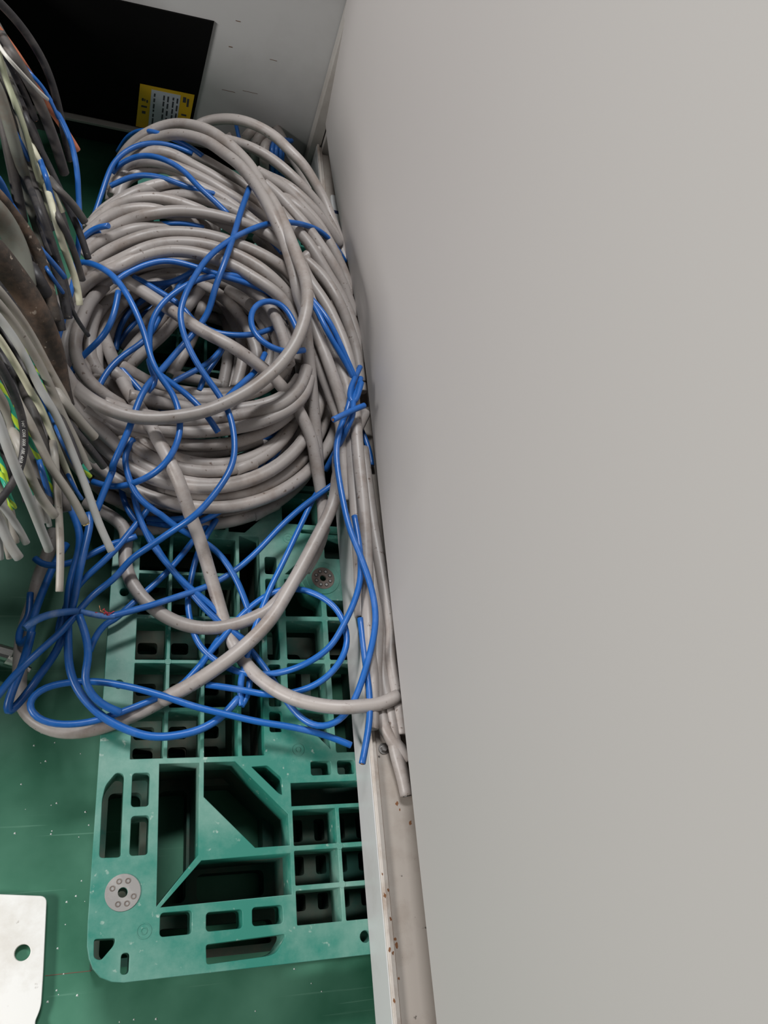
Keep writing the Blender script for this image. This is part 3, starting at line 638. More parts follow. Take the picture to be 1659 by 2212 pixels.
('blue_wire','blue',9.3,'93,996,150 79,969,147 56,919,143 32,857,137 13,836,134 -8,815,131 -26,786,125 -36,754,117 -42,720,110','blue wire arcing from the opening down the front left rim','wire','blue wires tangled over coil and pallet',{}),
('blue_wire','blue',9.3,'-21,917,185 -10,931,187 19,953,192 50,967,196 86,963,198 122,954,198 153,952,194 185,951,189 218,945,180 248,923,170','blue wire lining the rear inner edge of the opening','wire','blue wires tangled over coil and pallet',{}),
('blue_wire','blue',9.3,'40,806,140 35,826,151 34,847,161 39,873,173 54,899,181 76,919,190 105,943,193 137,956,195 169,961,193 203,950,190 233,935,185 253,907,180','blue wire arching over the middle of the opening','wire','blue wires tangled over coil and pallet',{}),
('blue_wire','blue',9.3,'257,866,190 239,905,195 220,915,198 197,907,200 183,886,200 181,856,200 192,830,200 214,818,197 242,818,193 266,829,190','small blue wire hook at the right inside of the opening','wire','blue wires tangled over coil and pallet',{}),
('blue_wire','blue',9.3,'110,891,150 125,873,153 152,868,157 189,873,158 221,894,154 250,917,150',"short blue wire spanning level inside the opening's right half",'wire','blue wires tangled over coil and pallet',{}),
('blue_wire','blue',9.3,'1,984,120 25,965,139 66,968,150 93,989,155 108,1002,160','blue wire lying level across the rear of the opening','wire','blue wires tangled over coil and pallet',{}),
('blue_wire','blue',9.3,'6,957,160 27,945,162 48,929,163 72,915,165 97,885,162 115,863,160','blue wire running diagonally beside the straight grey one','wire','blue wires tangled over coil and pallet',{}),
('blue_wire','blue',9.3,'-13,889,60 -12,921,66 1,957,75 18,976,86 45,991,99 66,1007,110','blue wire bowed low at the left of the opening floor','wire','blue wires tangled over coil and pallet',{}),
('blue_wire','blue',9.3,'-13,905,50 3,938,54 26,972,59 47,997,65 69,1021,72 87,1053,80',"blue wire low at the opening's left, next to the bowed one",'wire','blue wires tangled over coil and pallet',{}),
('blue_wire','blue',9.3,'-5,809,120 16,785,117 40,758,114 71,740,110','blue wire slipping under the topmost loop at front left','wire','blue wires tangled over coil and pallet',{}),
('blue_wire','blue',9.3,'73,791,120 102,814,122 129,836,123 148,867,125','blue wire crossing low in the middle of the opening','wire','blue wires tangled over coil and pallet',{}),
('blue_wire','blue',9.3,'117,804,90 126,835,97 144,862,105 152,883,110',"short steep blue wire at the opening's front",'wire','blue wires tangled over coil and pallet',{}),
('blue_wire','blue',9.3,'143,731,165 173,778,153 199,814,146 214,854,140','blue wire rising from the front rim to the right of the opening','wire','blue wires tangled over coil and pallet',{}),
('blue_wire','blue',9.3,'43,787,150 71,759,158 99,729,166 125,701,160 138,687,150','blue wire with a bare cut tip poking out below the front rim','wire','blue wires tangled over coil and pallet',{'cut': 'core'}),
('blue_wire','blue',9.3,'36,805,150 40,780,154 51,756,160 36,747,150','short blue wire bend at the crossing in front of the opening','wire','blue wires tangled over coil and pallet',{}),
('blue_wire','blue',9.3,'89,737,95 118,738,93 152,743,91 197,752,94 244,767,101 267,793,115 285,828,130','blue wire tucked between the front grey turns','wire','blue wires tangled over coil and pallet',{}),
('blue_wire','blue',9.3,'69,702,60 110,702,66 170,715,72 232,740,74 283,777,70','blue wire passing low under the front turns','wire','blue wires tangled over coil and pallet',{}),
('blue_wire','blue',9.3,'263,787,90 252,747,85 233,710,81 205,674,75 153,629,63 124,601,52 83,595,40 48,600,30','blue wire falling from the right rim to the pallet front','wire','blue wires tangled over coil and pallet',{}),
('blue_wire','blue',9.3,'281,802,100 258,746,87 240,705,78 213,669,67 177,629,56 155,610,49 125,593,42 87,588,33 50,597,25','blue wire beside it, falling from the rim in a wider bow','wire','blue wires tangled over coil and pallet',{}),
('blue_wire','blue',9.3,'129,716,55 147,698,57 171,683,59 196,681,60 215,699,60 225,730,60','blue wire sagging in a shallow loop under the front turns','wire','blue wires tangled over coil and pallet',{}),
('blue_wire','blue',9.3,'21,687,110 14,676,108 9,658,105 20,622,99 26,606,95 44,589,91 65,578,85 63,582,84 83,567,77 123,551,66 146,541,59 164,520,55 179,496,50 192,466,44 200,444,40','blue wire winding from the front turns down the pallet grid','wire','blue wires tangled over coil and pallet',{}),
('blue_wire','blue',9.3,'28,703,90 16,690,87 13,672,83 19,645,78 27,615,73 35,585,67 45,564,62 55,544,58 80,515,51 107,487,45 142,461,38 178,421,33 202,393,32 228,357,32 248,314,46 268,285,56 291,272,66 314,278,77 332,301,90 345,334,103 358,376,115 364,411,124 361,451,128 348,499,133 332,548,136 324,600,139 319,656,142 320,688,145 335,737,148 345,757,150','long blue wire looping over the rail and back up the channel','wire','blue wires tangled over coil and pallet',{}),
('blue_wire','blue',9.3,'46,715,60 30,708,59 16,691,57 10,681,56 6,662,55 9,634,53 16,609,51 28,587,49 43,577,48 76,525,43 108,486,40 137,451,38 166,426,36 191,409,35','blue wire running beside the looping one across the pallet grid','wire','blue wires tangled over coil and pallet',{}),
('blue_wire','blue',9.3,'374,740,95 366,709,95 355,682,95 335,655,95 313,639,87 284,620,71 249,589,56 211,546,46 175,512,42 136,487,41 93,467,47 59,451,52 26,438,57 6,430,60','blue wire from the channel down to the torn splice at the left','wire','blue wires tangled over coil and pallet',{}),
('blue_wire','blue',9.3,'314,656,70 302,641,68 290,615,65 271,574,61 248,524,55 226,479,50 214,447,46 203,416,43 190,368,37 184,339,33 186,323,31 187,314,30','stiff blue wire standing over the pallet, bent back at its lower tip','wire','blue wires tangled over coil and pallet',{}),
('blue_wire','blue',9.3,'187,314,30 196,324,29 200,344,27 199,380,23 199,411,20','short blue wire stub rising from that bent tip','wire','blue wires tangled over coil and pallet',{}),
('blue_wire','blue',9.3,'130,371,25 138,385,28 166,417,37 180,437,41 202,459,42 234,481,45 263,484,55 292,471,68 317,449,77 331,416,81 330,382,85 316,356,75 290,335,63 256,325,53 222,325,43 188,333,40 137,341,40','blue wire looping round beside the dark rubber plug','wire','blue wires tangled over coil and pallet',{}),
('blue_wire','blue',9.3,'345,575,125 350,524,122 349,473,115 339,441,106 319,403,96 304,380,90 272,360,76 234,354,49 189,358,36 157,374,31 129,400,28 118,428,26 111,467,25 116,507,25 123,543,26 137,577,28 152,606,30','blue wire leaving the channel and bowing across the pallet grid','wire','blue wires tangled over coil and pallet',{}),
('blue_wire','blue',9.3,'335,251,50 302,265,49 255,278,48 209,286,47 164,298,45 119,310,44 79,325,43 31,339,41 -11,346,40 -33,345,39 -59,343,38 -78,335,36 -87,324,35 -87,311,35 -77,298,34 -59,292,33 -35,291,31 -6,295,30 17,303,29 49,316,28 81,330,27 103,341,26 118,359,26 134,378,25','blue wire with a cut end near the rail, looped at the left','wire','blue wires tangled over coil and pallet',{'cut': 'core'}),
('blue_wire','blue',11.0,'-121,661,200 -107,646,185 -92,633,171 -82,615,150 -71,602,116 -59,587,80 -47,563,73 -42,550,69 -41,527,63 -49,487,56 -51,463,53 -46,401,47 -44,378,46 -40,356,43 -30,335,40 -15,316,37 6,298,34 31,285,32 58,275,30 82,272,30 107,276,30 121,278,30 150,291,30 171,310,30 183,325,30','blue wire hanging out of the bundle into the lowest swag over the pallet','wire','blue wires tangled over coil and pallet',{}),
('blue_wire','blue',10.5,'-34,424,75 -25,403,73 -19,380,71 -18,359,66 -24,345,61 -18,332,56 -7,317,51 9,308,45 26,304,40','folded blue wire stub standing up at the lower left','wire','blue wires tangled over coil and pallet',{}),
('blue_wire','blue',11.0,'-33,576,80 -29,563,79 -33,535,77 -37,502,73 -41,472,65 -42,449,58 -47,433,49 -54,408,34 -59,390,26 -73,372,17 -86,349,11 -106,314,19 -114,307,21 -108,338,33 -96,373,48 -91,406,60','blue wire hanging straight then folded sharply on the floor at left','wire','blue wires tangled over coil and pallet',{}),
('blue_wire','blue',11.0,'-63,575,-20 -75,545,-15 -84,510,-10 -91,478,-6 -96,451,-1 -96,427,4 -98,399,12 -101,374,20','blue wire hanging low beside the shaded grey loop','wire','blue wires tangled over coil and pallet',{}),
('blue_wire','blue',10.0,'-105,494,-20 -106,475,-20 -100,457,-20 -109,451,-20 -114,430,-14 -112,413,-9 -106,408,-6 -100,419,0','crumpled blue wire end at the far left','wire','blue wires tangled over coil and pallet',{}),
('blue_wire','blue',9.3,'-100,526,30 -93,516,31 -78,513,33 -62,515,35 -45,520,38 -27,530,40 -10,542,43 12,552,46 9,548,47 34,559,50','blue wire running level from the bundle to the pallet corner','wire','blue wires tangled over coil and pallet',{}),
('blue_wire','blue',9.3,'-57,450,20 -62,426,22 -60,407,24 -57,424,26 -53,460,29 -34,494,35 -14,514,41 13,545,49 20,557,51 41,588,58 70,637,68 92,699,74 108,735,77 135,761,80','blue wire slanting from the left floor up to the coil front','wire','blue wires tangled over coil and pallet',{}),
('blue_wire','blue',9.3,'-18,398,10 -12,421,14 3,439,18 7,438,18 37,467,25 75,506,30 98,537,30 123,577,25 148,611,20',"blue wire from the pallet's left rail up to the coil front",'wire','blue wires tangled over coil and pallet',{}),
('blue_wire','blue',9.3,'112,348,20 139,387,21 158,416,25','short blue wire between the grid ribs','wire','blue wires tangled over coil and pallet',{}),
('blue_wire','blue',9.3,'-79,1083,120 -68,1089,125 -56,1134,139 -47,1177,152 -37,1214,159 -17,1241,165 7,1259,170 38,1272,168 64,1272,167 91,1265,165','outermost blue wire curving over the shaded back of the coil','wire','blue wires tangled over coil and pallet',{}),
('blue_wire','blue',9.3,'-39,1208,140 -34,1213,149 -10,1216,171 17,1203,193 44,1188,203 75,1164,207 97,1131,209 122,1109,207 146,1084,205','blue wire draped over the crest of the coil, second from the back','wire','blue wires tangled over coil and pallet',{}),
('blue_wire','blue',9.3,'-40,1163,150 -28,1168,156 -8,1177,166 22,1173,179 46,1163,186 77,1151,188 109,1143,190 144,1147,186 173,1128,182 198,1096,184 219,1058,190 237,1027,195','blue wire threading between the crest turns to the opening','wire','blue wires tangled over coil and pallet',{}),
('blue_wire','blue',9.3,'-36,1363,60 -20,1363,98 -1,1350,124 31,1302,164 64,1289,167 90,1274,169 108,1258,170','blue wire in shade at the very back of the coil','wire','blue wires tangled over coil and pallet',{}),
('blue_wire','blue',9.3,'-74,1020,160 -68,1024,169 -55,1027,183 -36,1016,200','short blue wire showing between the left crest turns','wire','blue wires tangled over coil and pallet',{}),
('blue_wire','blue',9.3,'-74,1018,150 -63,1024,161 -47,1028,175',"shortest blue wire tucked at the coil's left shoulder",'wire','blue wires tangled over coil and pallet',{}),
('blue_wire','blue',8.0,'-8,1068,150 12,1065,168 41,1049,191 79,1057,194 109,1059,190','blue wire mostly hidden in a dark gap between crest turns','wire','blue wires tangled over coil and pallet',{}),
('blue_wire','blue',9.3,'275,936,200 291,915,200 305,891,200 320,869,190 334,847,178 346,830,167 358,813,155','blue wire following the grey cables down to the panel, upper of a pair','wire','blue wires tangled over coil and pallet',{}),
('blue_wire','blue',9.3,'275,930,200 289,905,200 300,874,198 315,856,187 332,840,175 345,826,164 355,814,155','blue wire following the grey cables down to the panel, lower of a pair','wire','blue wires tangled over coil and pallet',{}),
('blue_wire','blue',9.3,'370,843,150 357,814,156 348,793,160 345,771,160 339,747,157 328,720,141 327,706,119 328,677,110','blue wire twisted at the panel edge then dropping over the rail','wire','blue wires tangled over coil and pallet',{}),
('blue_wire','blue',9.3,'369,820,150 357,784,158 344,756,165 349,742,165 341,724,165 334,709,135 328,698,98 320,684,75','blue wire twisted at the panel edge, slanting to the cut grey cable','wire','blue wires tangled over coil and pallet',{}),
('blue_wire','blue',9.3,'356,811,160 344,784,161 342,758,162 350,755,163 358,780,164 364,799,165','blue wire of the tight twist at the panel edge','wire','blue wires tangled over coil and pallet',{}),
('blue_wire','blue',9.3,'363,750,170 346,739,173 326,724,176 307,709,180','short cut blue wire tied across the twist','wire','blue wires tangled over coil and pallet',{'cut': 'core'}),
('blue_wire','blue',9.3,'350,422,95 351,395,95 352,356,95 354,317,95 352,279,94 345,249,93 336,217,92','blue wire end hanging over the cabinet lip near the bolt','wire','blue wires tangled over coil and pallet',{'cut': 'core'}),
('blue_wire','blue',9.3,'386,769,80 393,747,79 398,724,79 399,699,78',"blue wire in shade beneath the white panel's edge",'wire','blue wires tangled over coil and pallet',{}),
('blue_wire','blue',8.0,'383,538,76 383,487,76 389,402,76 392,349,76','dark shaded blue wire lying between the channel cables','wire','blue wires tangled over coil and pallet',{}),
('torn_wire','bluepale',10.0,'-97,399,90 -91,408,88 -80,417,86 -65,425,80 -50,432,69 -38,436,60','pale blue torn sheath arched over the left wires','wire',None,{}),
('hanging_cable','black',9.9,'-603,1075,190 -503,1065,410 -323,1040,540 -173,1015,520 -165,1018,509 -153,1024,495 -141,1026,478 -129,1024,461 -119,1019,446 -111,1015,425 -103,1010,395 -96,1001,363 -88,989,330','long black cable arching highest at the top left','cable','cut cables hanging at the left',{'cut': 'core'}),
('hanging_cable','orange',8.9,'-608,1089,150 -508,1079,370 -328,1054,500 -178,1029,480 -169,1026,468 -155,1024,452 -142,1017,435 -129,1011,420 -115,1007,394 -101,1006,373 -87,1003,353 -79,1000,340','orange cable with a cut end, the only orange one','cable','cut cables hanging at the left',{'cut': 'dark'}),
('hanging_cable','black',8.7,'-600,1033,170 -500,1023,390 -320,998,520 -170,973,500 -164,985,477 -158,996,455 -151,1004,428 -142,1001,408 -134,997,390 -130,993,380','short dark grey cable cut off above the others at top left','cable','cut cables hanging at the left',{'cut': 'core'}),
('hanging_wire','white',4.4,'-307,1338,390 -241,1180,425 -187,1042,465 -148,934,500 -136,942,480 -124,949,460 -110,958,440','thin white wire across the dark cables at top left','cable','cut cables hanging at the left',{}),
('hanging_cable','darkgrey',13.4,'-305,1401,370 -240,1231,405 -187,1084,445 -148,970,480 -140,971,467 -130,969,449 -119,962,427 -110,962,399 -101,964,364 -93,962,330','thickest dark grey cable with a hollow cut end, near the orange one','cable','cut cables hanging at the left',{'cut': 'core'}),
('hanging_wire','blue',4.7,'-298,1405,330 -228,1246,365 -173,1107,405 -132,998,440 -116,997,425 -109,990,413 -100,979,400','thin blue wire peeking from behind the orange cable','cable','cut cables hanging at the left',{}),
('hanging_wire','blue',7.4,'-117,1018,400 -106,1007,391 -95,995,381 -81,967,365 -73,932,347 -73,928,344 -68,891,321 -67,866,305 -68,841,290 -70,815,278 -76,787,265 -82,756,250 -86,735,240',"long blue wire hanging in front of the whole bundle to the coil's left",'cable','cut cables hanging at the left',{}),
('hanging_cable','palegreen',7.3,'-596,1024,170 -496,1014,390 -316,989,520 -166,964,500 -159,948,486 -149,927,469 -138,911,454 -128,894,434 -121,888,401 -112,881,371 -104,874,346 -98,869,330','pale olive wire hanging straight through the upper bundle','cable','cut cables hanging at the left',{}),
('hanging_cable','greengrey',13.8,'-591,968,160 -491,958,380 -311,933,510 -161,908,490 -155,903,473 -147,893,450 -139,885,415 -131,891,367 -129,889,336 -119,871,318 -109,846,304 -102,821,290','broad greenish grey cable in the middle of the upper bundle','cable','cut cables hanging at the left',{}),
('hanging_cable','darkgrey',11.4,'-595,989,130 -495,979,350 -315,954,480 -165,929,460 -159,919,441 -152,903,414 -145,888,387 -141,879,369 -136,867,345 -133,858,330','dark cable hanging near the frame edge above the rusty ones','cable','cut cables hanging at the left',{}),
('hanging_cable','darkgrey',9.6,'-606,1087,100 -506,1077,320 -326,1052,450 -176,1027,430 -162,1006,407 -151,989,390 -133,978,361 -121,967,340','dark shaded cable behind the pale olive wire','cable','cut cables hanging at the left',{}),
('hanging_wire','cream',6.5,'-257,1336,290 -200,1166,325 -155,1021,365 -122,910,400 -112,902,384 -101,891,368 -105,893,365 -96,887,354 -87,877,340','short cream wire cut off in the upper bundle','cable','cut cables hanging at the left',{}),
('hanging_cable','black',8.9,'-263,1381,310 -207,1201,345 -163,1050,385 -131,934,420 -123,924,405 -109,913,386 -97,899,368 -84,883,351 -83,883,349 -71,867,336 -61,849,323 -53,832,310',"black cable with white specks ending on the coil's left shoulder",'cable','cut cables hanging at the left',{'cut': 'dark'}),
('hanging_wire','blue',7.0,'-218,1288,290 -169,1115,325 -131,971,365 -103,861,400 -99,859,382 -94,855,360 -87,853,340','blue wire cut off beside the short cream one','cable','cut cables hanging at the left',{'cut': 'core'}),
('hanging_wire','blue',6.7,'-280,1314,330 -222,1145,365 -176,1002,405 -142,892,440 -137,892,426 -131,892,412 -126,892,400','blue wire behind the pale olive one','cable','cut cables hanging at the left',{}),
('hanging_wire','blue',7.5,'-581,871,110 -481,861,330 -301,836,460 -151,811,440 -147,813,429 -143,814,415 -139,813,400','blue wire at the frame edge above the rusty cables','cable','cut cables hanging at the left',{}),
('hanging_cable','rust',14.3,'-574,812,140 -474,802,360 -294,777,490 -144,752,470 -135,754,452 -124,755,432 -111,751,412 -98,738,390 -90,720,373 -84,698,359 -80,685,350','thick rust-stained cable nearest the coil','cable','cut cables hanging at the left',{}),
('hanging_cable','greengrey',23.5,'-576,791,140 -476,781,360 -296,756,490 -146,731,470 -139,735,456 -129,734,434 -120,727,414 -114,712,402 -111,697,390','thick greenish cable with rusty dirt between two brown ones','cable','cut cables hanging at the left',{}),
('hanging_cable','rust',27.8,'-572,726,150 -472,716,370 -292,691,500 -142,666,480 -130,665,462 -116,662,439 -102,655,418 -91,646,396 -82,641,365 -76,633,336 -72,619,312 -66,607,290','thickest rust-brown cable in the bundle','cable','cut cables hanging at the left',{}),
('hanging_cable','black',16.1,'-578,783,50 -478,773,270 -298,748,400 -148,723,380 -133,709,369 -118,689,355 -101,664,344 -87,640,335 -79,624,330','black cable in the shade under the thickest rusty one','cable','cut cables hanging at the left',{}),
('hanging_cable','black',13.6,'-574,764,70 -474,754,290 -294,729,420 -144,704,400 -132,691,388 -119,676,374 -105,660,360','black cable behind the light grey ones at the frame edge','cable','cut cables hanging at the left',{}),
('hanging_wire','blue',6.6,'-241,1072,290 -181,943,325 -134,832,365 -99,745,400 -86,747,380 -74,746,360','blue wire with a square-cut tip beside the cream one','cable','cut cables hanging at the left',{'cut': 'dark'}),
('hanging_wire','blue',4.9,'-216,1057,280 -162,923,315 -119,808,355 -87,719,390 -75,731,350','thin short blue wire with a bare tip under the square-cut one','cable','cut cables hanging at the left',{'cut': 'core'}),
('hanging_cable','cream',8.7,'-189,1209,290 -146,1043,325 -112,904,365 -88,799,400 -81,796,366 -72,792,338 -62,776,317 -58,760,300',"cream cable hanging to a clean cut over the coil's left turns",'cable','cut cables hanging at the left',{}),
('hanging_cable','black',8.4,'-218,1180,300 -169,1023,335 -131,890,375 -102,788,410 -95,782,391 -87,774,370 -78,763,350 -72,748,334 -66,735,320','black cable with white print behind the cream one','cable','cut cables hanging at the left',{}),
('hanging_cable','darkgrey',8.7,'-205,1178,290 -153,1024,325 -112,895,365 -82,795,400 -72,810,354 -64,809,322 -58,803,300','dark grey cable between the cream one and the long blue wire','cable','cut cables hanging at the left',{}),
('hanging_cable','darkgrey',10.1,'-247,1213,270 -181,1079,305 -128,961,345 -89,868,380 -79,871,368 -68,870,353 -60,866,340','dark cable end tucked behind the long blue wire','cable','cut cables hanging at the left',{}),
('hanging_wire','black',5.3,'-181,1094,220 -133,948,255 -95,825,295 -67,731,330 -58,728,304 -45,728,280','thin black wire with a frayed tip pointing into the coil','cable','cut cables hanging at the left',{'cut': 'core'}),
('hanging_cable','black',14.2,'-223,1050,280 -170,913,315 -129,797,355 -98,708,390 -87,711,358 -78,703,341 -75,689,330','black cable between the rusty ones and the coil','cable','cut cables hanging at the left',{}),
('hanging_cable','greige',9.7,'-559,680,140 -459,670,360 -279,645,490 -129,620,470 -124,622,457 -110,624,425 -97,622,394 -82,611,362 -69,600,338 -59,591,327 -51,572,311 -47,556,300','light grey cable passing just below the thickest rusty one','cable','cut cables hanging at the left',{}),
('hanging_cable','greige',9.1,'-558,672,130 -458,662,350 -278,637,480 -128,612,460 -123,610,450 -113,608,434 -103,603,416 -89,594,391 -75,580,363 -61,562,334 -49,550,313 -38,537,294 -31,527,280','light grey cable ending with a ragged white cut edge','cable','cut cables hanging at the left',{'cut': 'hollow'}),
('hanging_cable','lightgrey',8.9,'-557,659,125 -457,649,345 -277,624,475 -127,599,455 -121,594,448 -105,582,431 -93,567,415 -80,547,396 -67,536,382 -57,521,367 -47,505,352 -40,492,340 -32,478,333 -15,440,314 1,412,300','long light grey cable with a thin tapering lower end over the pallet corner','cable','cut cables hanging at the left',{}),
('hanging_cable','cream',7.4,'-553,629,130 -453,619,350 -273,594,480 -123,569,460 -118,567,449 -109,563,430 -99,557,409 -88,547,385 -90,555,381 -80,547,363 -72,536,342 -62,520,323 -51,504,304 -43,491,290','bright cream cable with a clean cut end, brightest of the bundle','cable','cut cables hanging at the left',{}),
('hanging_cable','black',7.9,'-539,550,190 -439,540,410 -259,515,540 -109,490,520 -105,491,507 -100,491,491 -95,488,468 -96,491,466 -90,485,449 -87,477,432 -86,466,420 -87,452,406 -92,439,398 -100,424,394 -108,412,390','black cable with white printed characters curling back to the frame edge','cable','cut cables hanging at the left',{'print': '1447  C008  0008  AB8  4410  25 MM', 'pat': (-102, 523, 420)}),
('hanging_wire','greenyellow',5.6,'-551,593,110 -451,583,330 -271,558,460 -121,533,440 -115,527,430 -109,520,418 -101,509,403 -96,499,390','green and yellow striped wire beside the printed black cable','cable','cut cables hanging at the left',{}),
('hanging_wire','greenyellow',6.2,'-213,770,280 -170,657,315 -135,564,355 -110,492,390 -104,482,381 -98,472,372 -92,462,363 -88,455,357 -82,447,350','green and yellow striped wire crossing behind the widest grey end','cable','cut cables hanging at the left',{}),
('hanging_wire','greenyellow',6.0,'-196,791,270 -152,676,305 -118,581,345 -92,508,380 -88,507,364 -82,503,339 -74,494,318 -66,481,300','green and yellow striped wire in the middle of the lower bundle','cable','cut cables hanging at the left',{}),
('hanging_wire','greenyellow',5.7,'-182,850,270 -137,730,305 -102,630,345 -76,553,380 -69,548,363 -59,540,340 -51,529,321 -39,518,303 -28,511,290','green and yellow striped wire beside the bright cream cable','cable','cut cables hanging at the left',{}),
('hanging_wire','greenyellow',5.2,'-542,534,50 -442,524,270 -262,499,400 -112,474,380 -107,461,371 -103,446,361 -99,429,350','green and yellow striped wire cut off near the frame edge','cable','cut cables hanging at the left',{}),
('hanging_wire','greenyellow',4.7,'-204,693,270 -161,588,305 -127,502,345 -102,436,380 -99,434,363 -96,432,350','shortest green and yellow striped wire tip under the printed black cable','cable','cut cables hanging at the left',{}),
('hanging_cable','lightgrey',9.6,'-540,522,160 -440,512,380 -260,487,510 -110,462,490 -102,447,473 -96,435,460 -87,420,443 -79,412,415 -70,403,377 -60,391,340','widest light grey cable hanging to a square cut over the floor','cable','cut cables hanging at the left',{}),
('hanging_cable','greige',10.4,'-549,578,110 -449,568,330 -269,543,460 -119,518,440 -114,515,422 -106,511,399 -100,502,377 -98,489,359 -94,484,350','light grey cable behind the printed black one','cable','cut cables hanging at the left',{}),
('hanging_cable','greige',10.1,'-191,743,290 -149,633,325 -117,541,365 -92,472,400 -88,468,381 -81,461,352 -72,450,336 -59,441,320','grey cable bending toward the straight vertical one','cable','cut cables hanging at the left',{}),
('hanging_cable','lightgrey',8.0,'-536,486,40 -436,476,260 -256,451,390 -106,426,370 -102,421,362 -95,416,353 -88,409,340 -83,402,330','light grey cable end with a rounded tip at lower left','cable','cut cables hanging at the left',{}),
('hanging_cable','lightgrey',10.1,'-542,477,50 -442,467,270 -262,442,400 -112,417,380 -106,407,369 -100,393,356 -92,384,346 -87,380,340','lowest light grey cable end at the frame edge','cable','cut cables hanging at the left',{}),
('hanging_cable','lightgrey',6.5,'-536,458,20 -436,448,240 -256,423,370 -106,398,350 -106,391,340 -105,383,330','stubby grey cable end cut by the frame edge','cable','cut cables hanging at the left',{}),
('hanging_cable','greige',7.1,'-535,467,10 -435,457,230 -255,432,360 -105,407,340 -100,395,327 -98,389,320','stubby beige cable end behind the lowest light grey one','cable','cut cables hanging at the left',{}),
('hanging_cable','greige',9.3,'-206,788,290 -159,679,325 -121,586,365 -93,515,400 -87,510,391 -78,497,373 -67,483,353 -54,471,339 -43,461,328 -28,440,310','grey cable cut to show brass-coloured cores','cable','cut cables hanging at the left',{'cut': 'brass'}),
('hanging_cable','greige',8.6,'-132,809,230 -103,684,265 -81,582,305 -64,504,340 -62,488,329 -59,470,317 -56,449,304 -52,416,288 -50,375,270','grey cable hanging dead straight, lowest of the bundle','cable','cut cables hanging at the left',{}),
('hanging_cable','lightgrey',8.0,'-181,742,220 -140,630,255 -107,538,295 -83,468,330 -78,458,323 -72,445,315 -70,437,310','pale grey cable end in shade behind the widest one','cable','cut cables hanging at the left',{}),
('hanging_cable','lightgrey',6.0,'-154,733,210 -119,618,245 -91,525,285 -71,454,320 -67,446,309 -65,439,300','small grey cable end beside the straight vertical one','cable','cut cables hanging at the left',{}),
('hanging_wire','blue',6.7,'-164,813,240 -120,696,275 -86,599,315 -60,525,350 -54,516,341 -43,503,325 -30,490,310','blue wire end under the light grey ragged cable','cable','cut cables hanging at the left',{}),
('hanging_wire','blue',6.5,'-161,771,230 -125,654,265 -96,557,305 -75,483,340 -70,473,323 -66,465,310','dark blue wire between grey cables in the lower bundle','cable','cut cables hanging at the left',{}),
('hanging_wire','blue',4.7,'-154,763,200 -108,652,235 -73,560,275 -46,490,310 -42,485,301 -35,481,290','blue wire tip just below the bright cream cable','cable','cut cables hanging at the left',{}),
('hanging_cable','greige',11.8,'-191,858,230 -137,747,265 -95,653,305 -63,580,340 -53,576,326 -43,571,311 -27,566,290','grey sheath end with a torn edge beside the coil front','cable','cut cables hanging at the left',{'cut': 'hollow'}),
('hanging_cable','black',9.2,'-180,828,210 -126,720,245 -83,629,285 -52,558,320 -38,552,302 -28,547,288 -14,538,270','black cable end emerging from the torn grey sheath','cable','cut cables hanging at the left',{'cut': 'dark'}),
('hanging_cable','greige',8.2,'-186,804,200 -130,703,235 -85,616,275 -51,549,310 -39,548,292 -31,545,278 -25,546,270','pale grey strip end under the black cable tip','cable','cut cables hanging at the left',{}),
('grey_cable','grey',19.5,'-116,793,200 -102,776,188 -85,758,174 -61,729,154 -73,729,149 -52,710,137 -28,691,125 3,670,110','grey cable sliding off the bundle to the coil front left','cable','loose grey cables around the coil',{}),
('hanging_cable','darkgrey',11.9,'-598,1016,90 -498,1006,310 -318,981,440 -168,956,420 -163,952,395 -158,943,361 -152,931,328 -148,919,300','added dark grey filler cable at the frame edge beside the broad greenish one','cable','cut cables hanging at the left',{}),  # filler cables down to the next cable_loop, added to darken gaps in the bundle
('hanging_cable','black',11.0,'-304,1445,290 -245,1259,325 -198,1102,365 -163,982,400 -152,970,377 -141,955,352 -128,936,329 -117,915,310 -105,892,290','added black filler cable in the gap behind the pale olive wire','cable','cut cables hanging at the left',{}),
('hanging_cable','black',12.4,'-275,1451,270 -218,1265,305 -172,1108,345 -138,988,380 -126,974,359 -116,956,337 -106,938,317 -95,920,297 -87,904,280','added black filler cable behind the short cream wire','cable','cut cables hanging at the left',{}),
('hanging_cable','darkgrey',13.0,'-224,1265,260 -176,1095,295 -139,953,335 -111,845,370 -104,834,351 -95,820,329 -85,802,309 -76,781,292 -71,767,280',"added dark grey filler cable filling the gap before the coil's left turns",'cable','cut cables hanging at the left',{}),
('hanging_cable','black',12.5,'-196,1170,250 -151,1010,285 -116,877,325 -90,776,360 -80,754,344 -72,732,329 -69,718,320','added black filler cable end deep behind the long blue wire','cable','cut cables hanging at the left',{}),
('hanging_cable','greengrey',10.7,'-269,1414,320 -217,1225,355 -175,1067,395 -144,947,430 -139,947,404 -135,945,374 -130,939,341 -125,932,310','added greenish grey filler cable behind the broad one in the upper bundle','cable','cut cables hanging at the left',{}),
('hanging_cable','black',11.9,'-556,589,40 -456,579,260 -276,554,390 -126,529,370 -120,521,355 -113,507,337 -105,484,320','added black filler cable in the dark gap at the lower left frame edge','cable','cut cables hanging at the left',{}),
('hanging_cable','darkgrey',12.1,'-212,846,250 -168,724,285 -134,623,325 -108,546,360 -95,521,341 -84,499,327 -73,475,316 -67,459,310','added dark grey filler cable in the shade of the lower bundle','cable','cut cables hanging at the left',{}),
('hanging_cable','darkgrey',11.3,'-189,851,240 -147,728,275 -114,626,315 -90,548,350 -77,521,330 -63,497,315 -54,476,307 -49,459,300','added dark grey filler cable behind the bright cream one','cable','cut cables hanging at the left',{}),
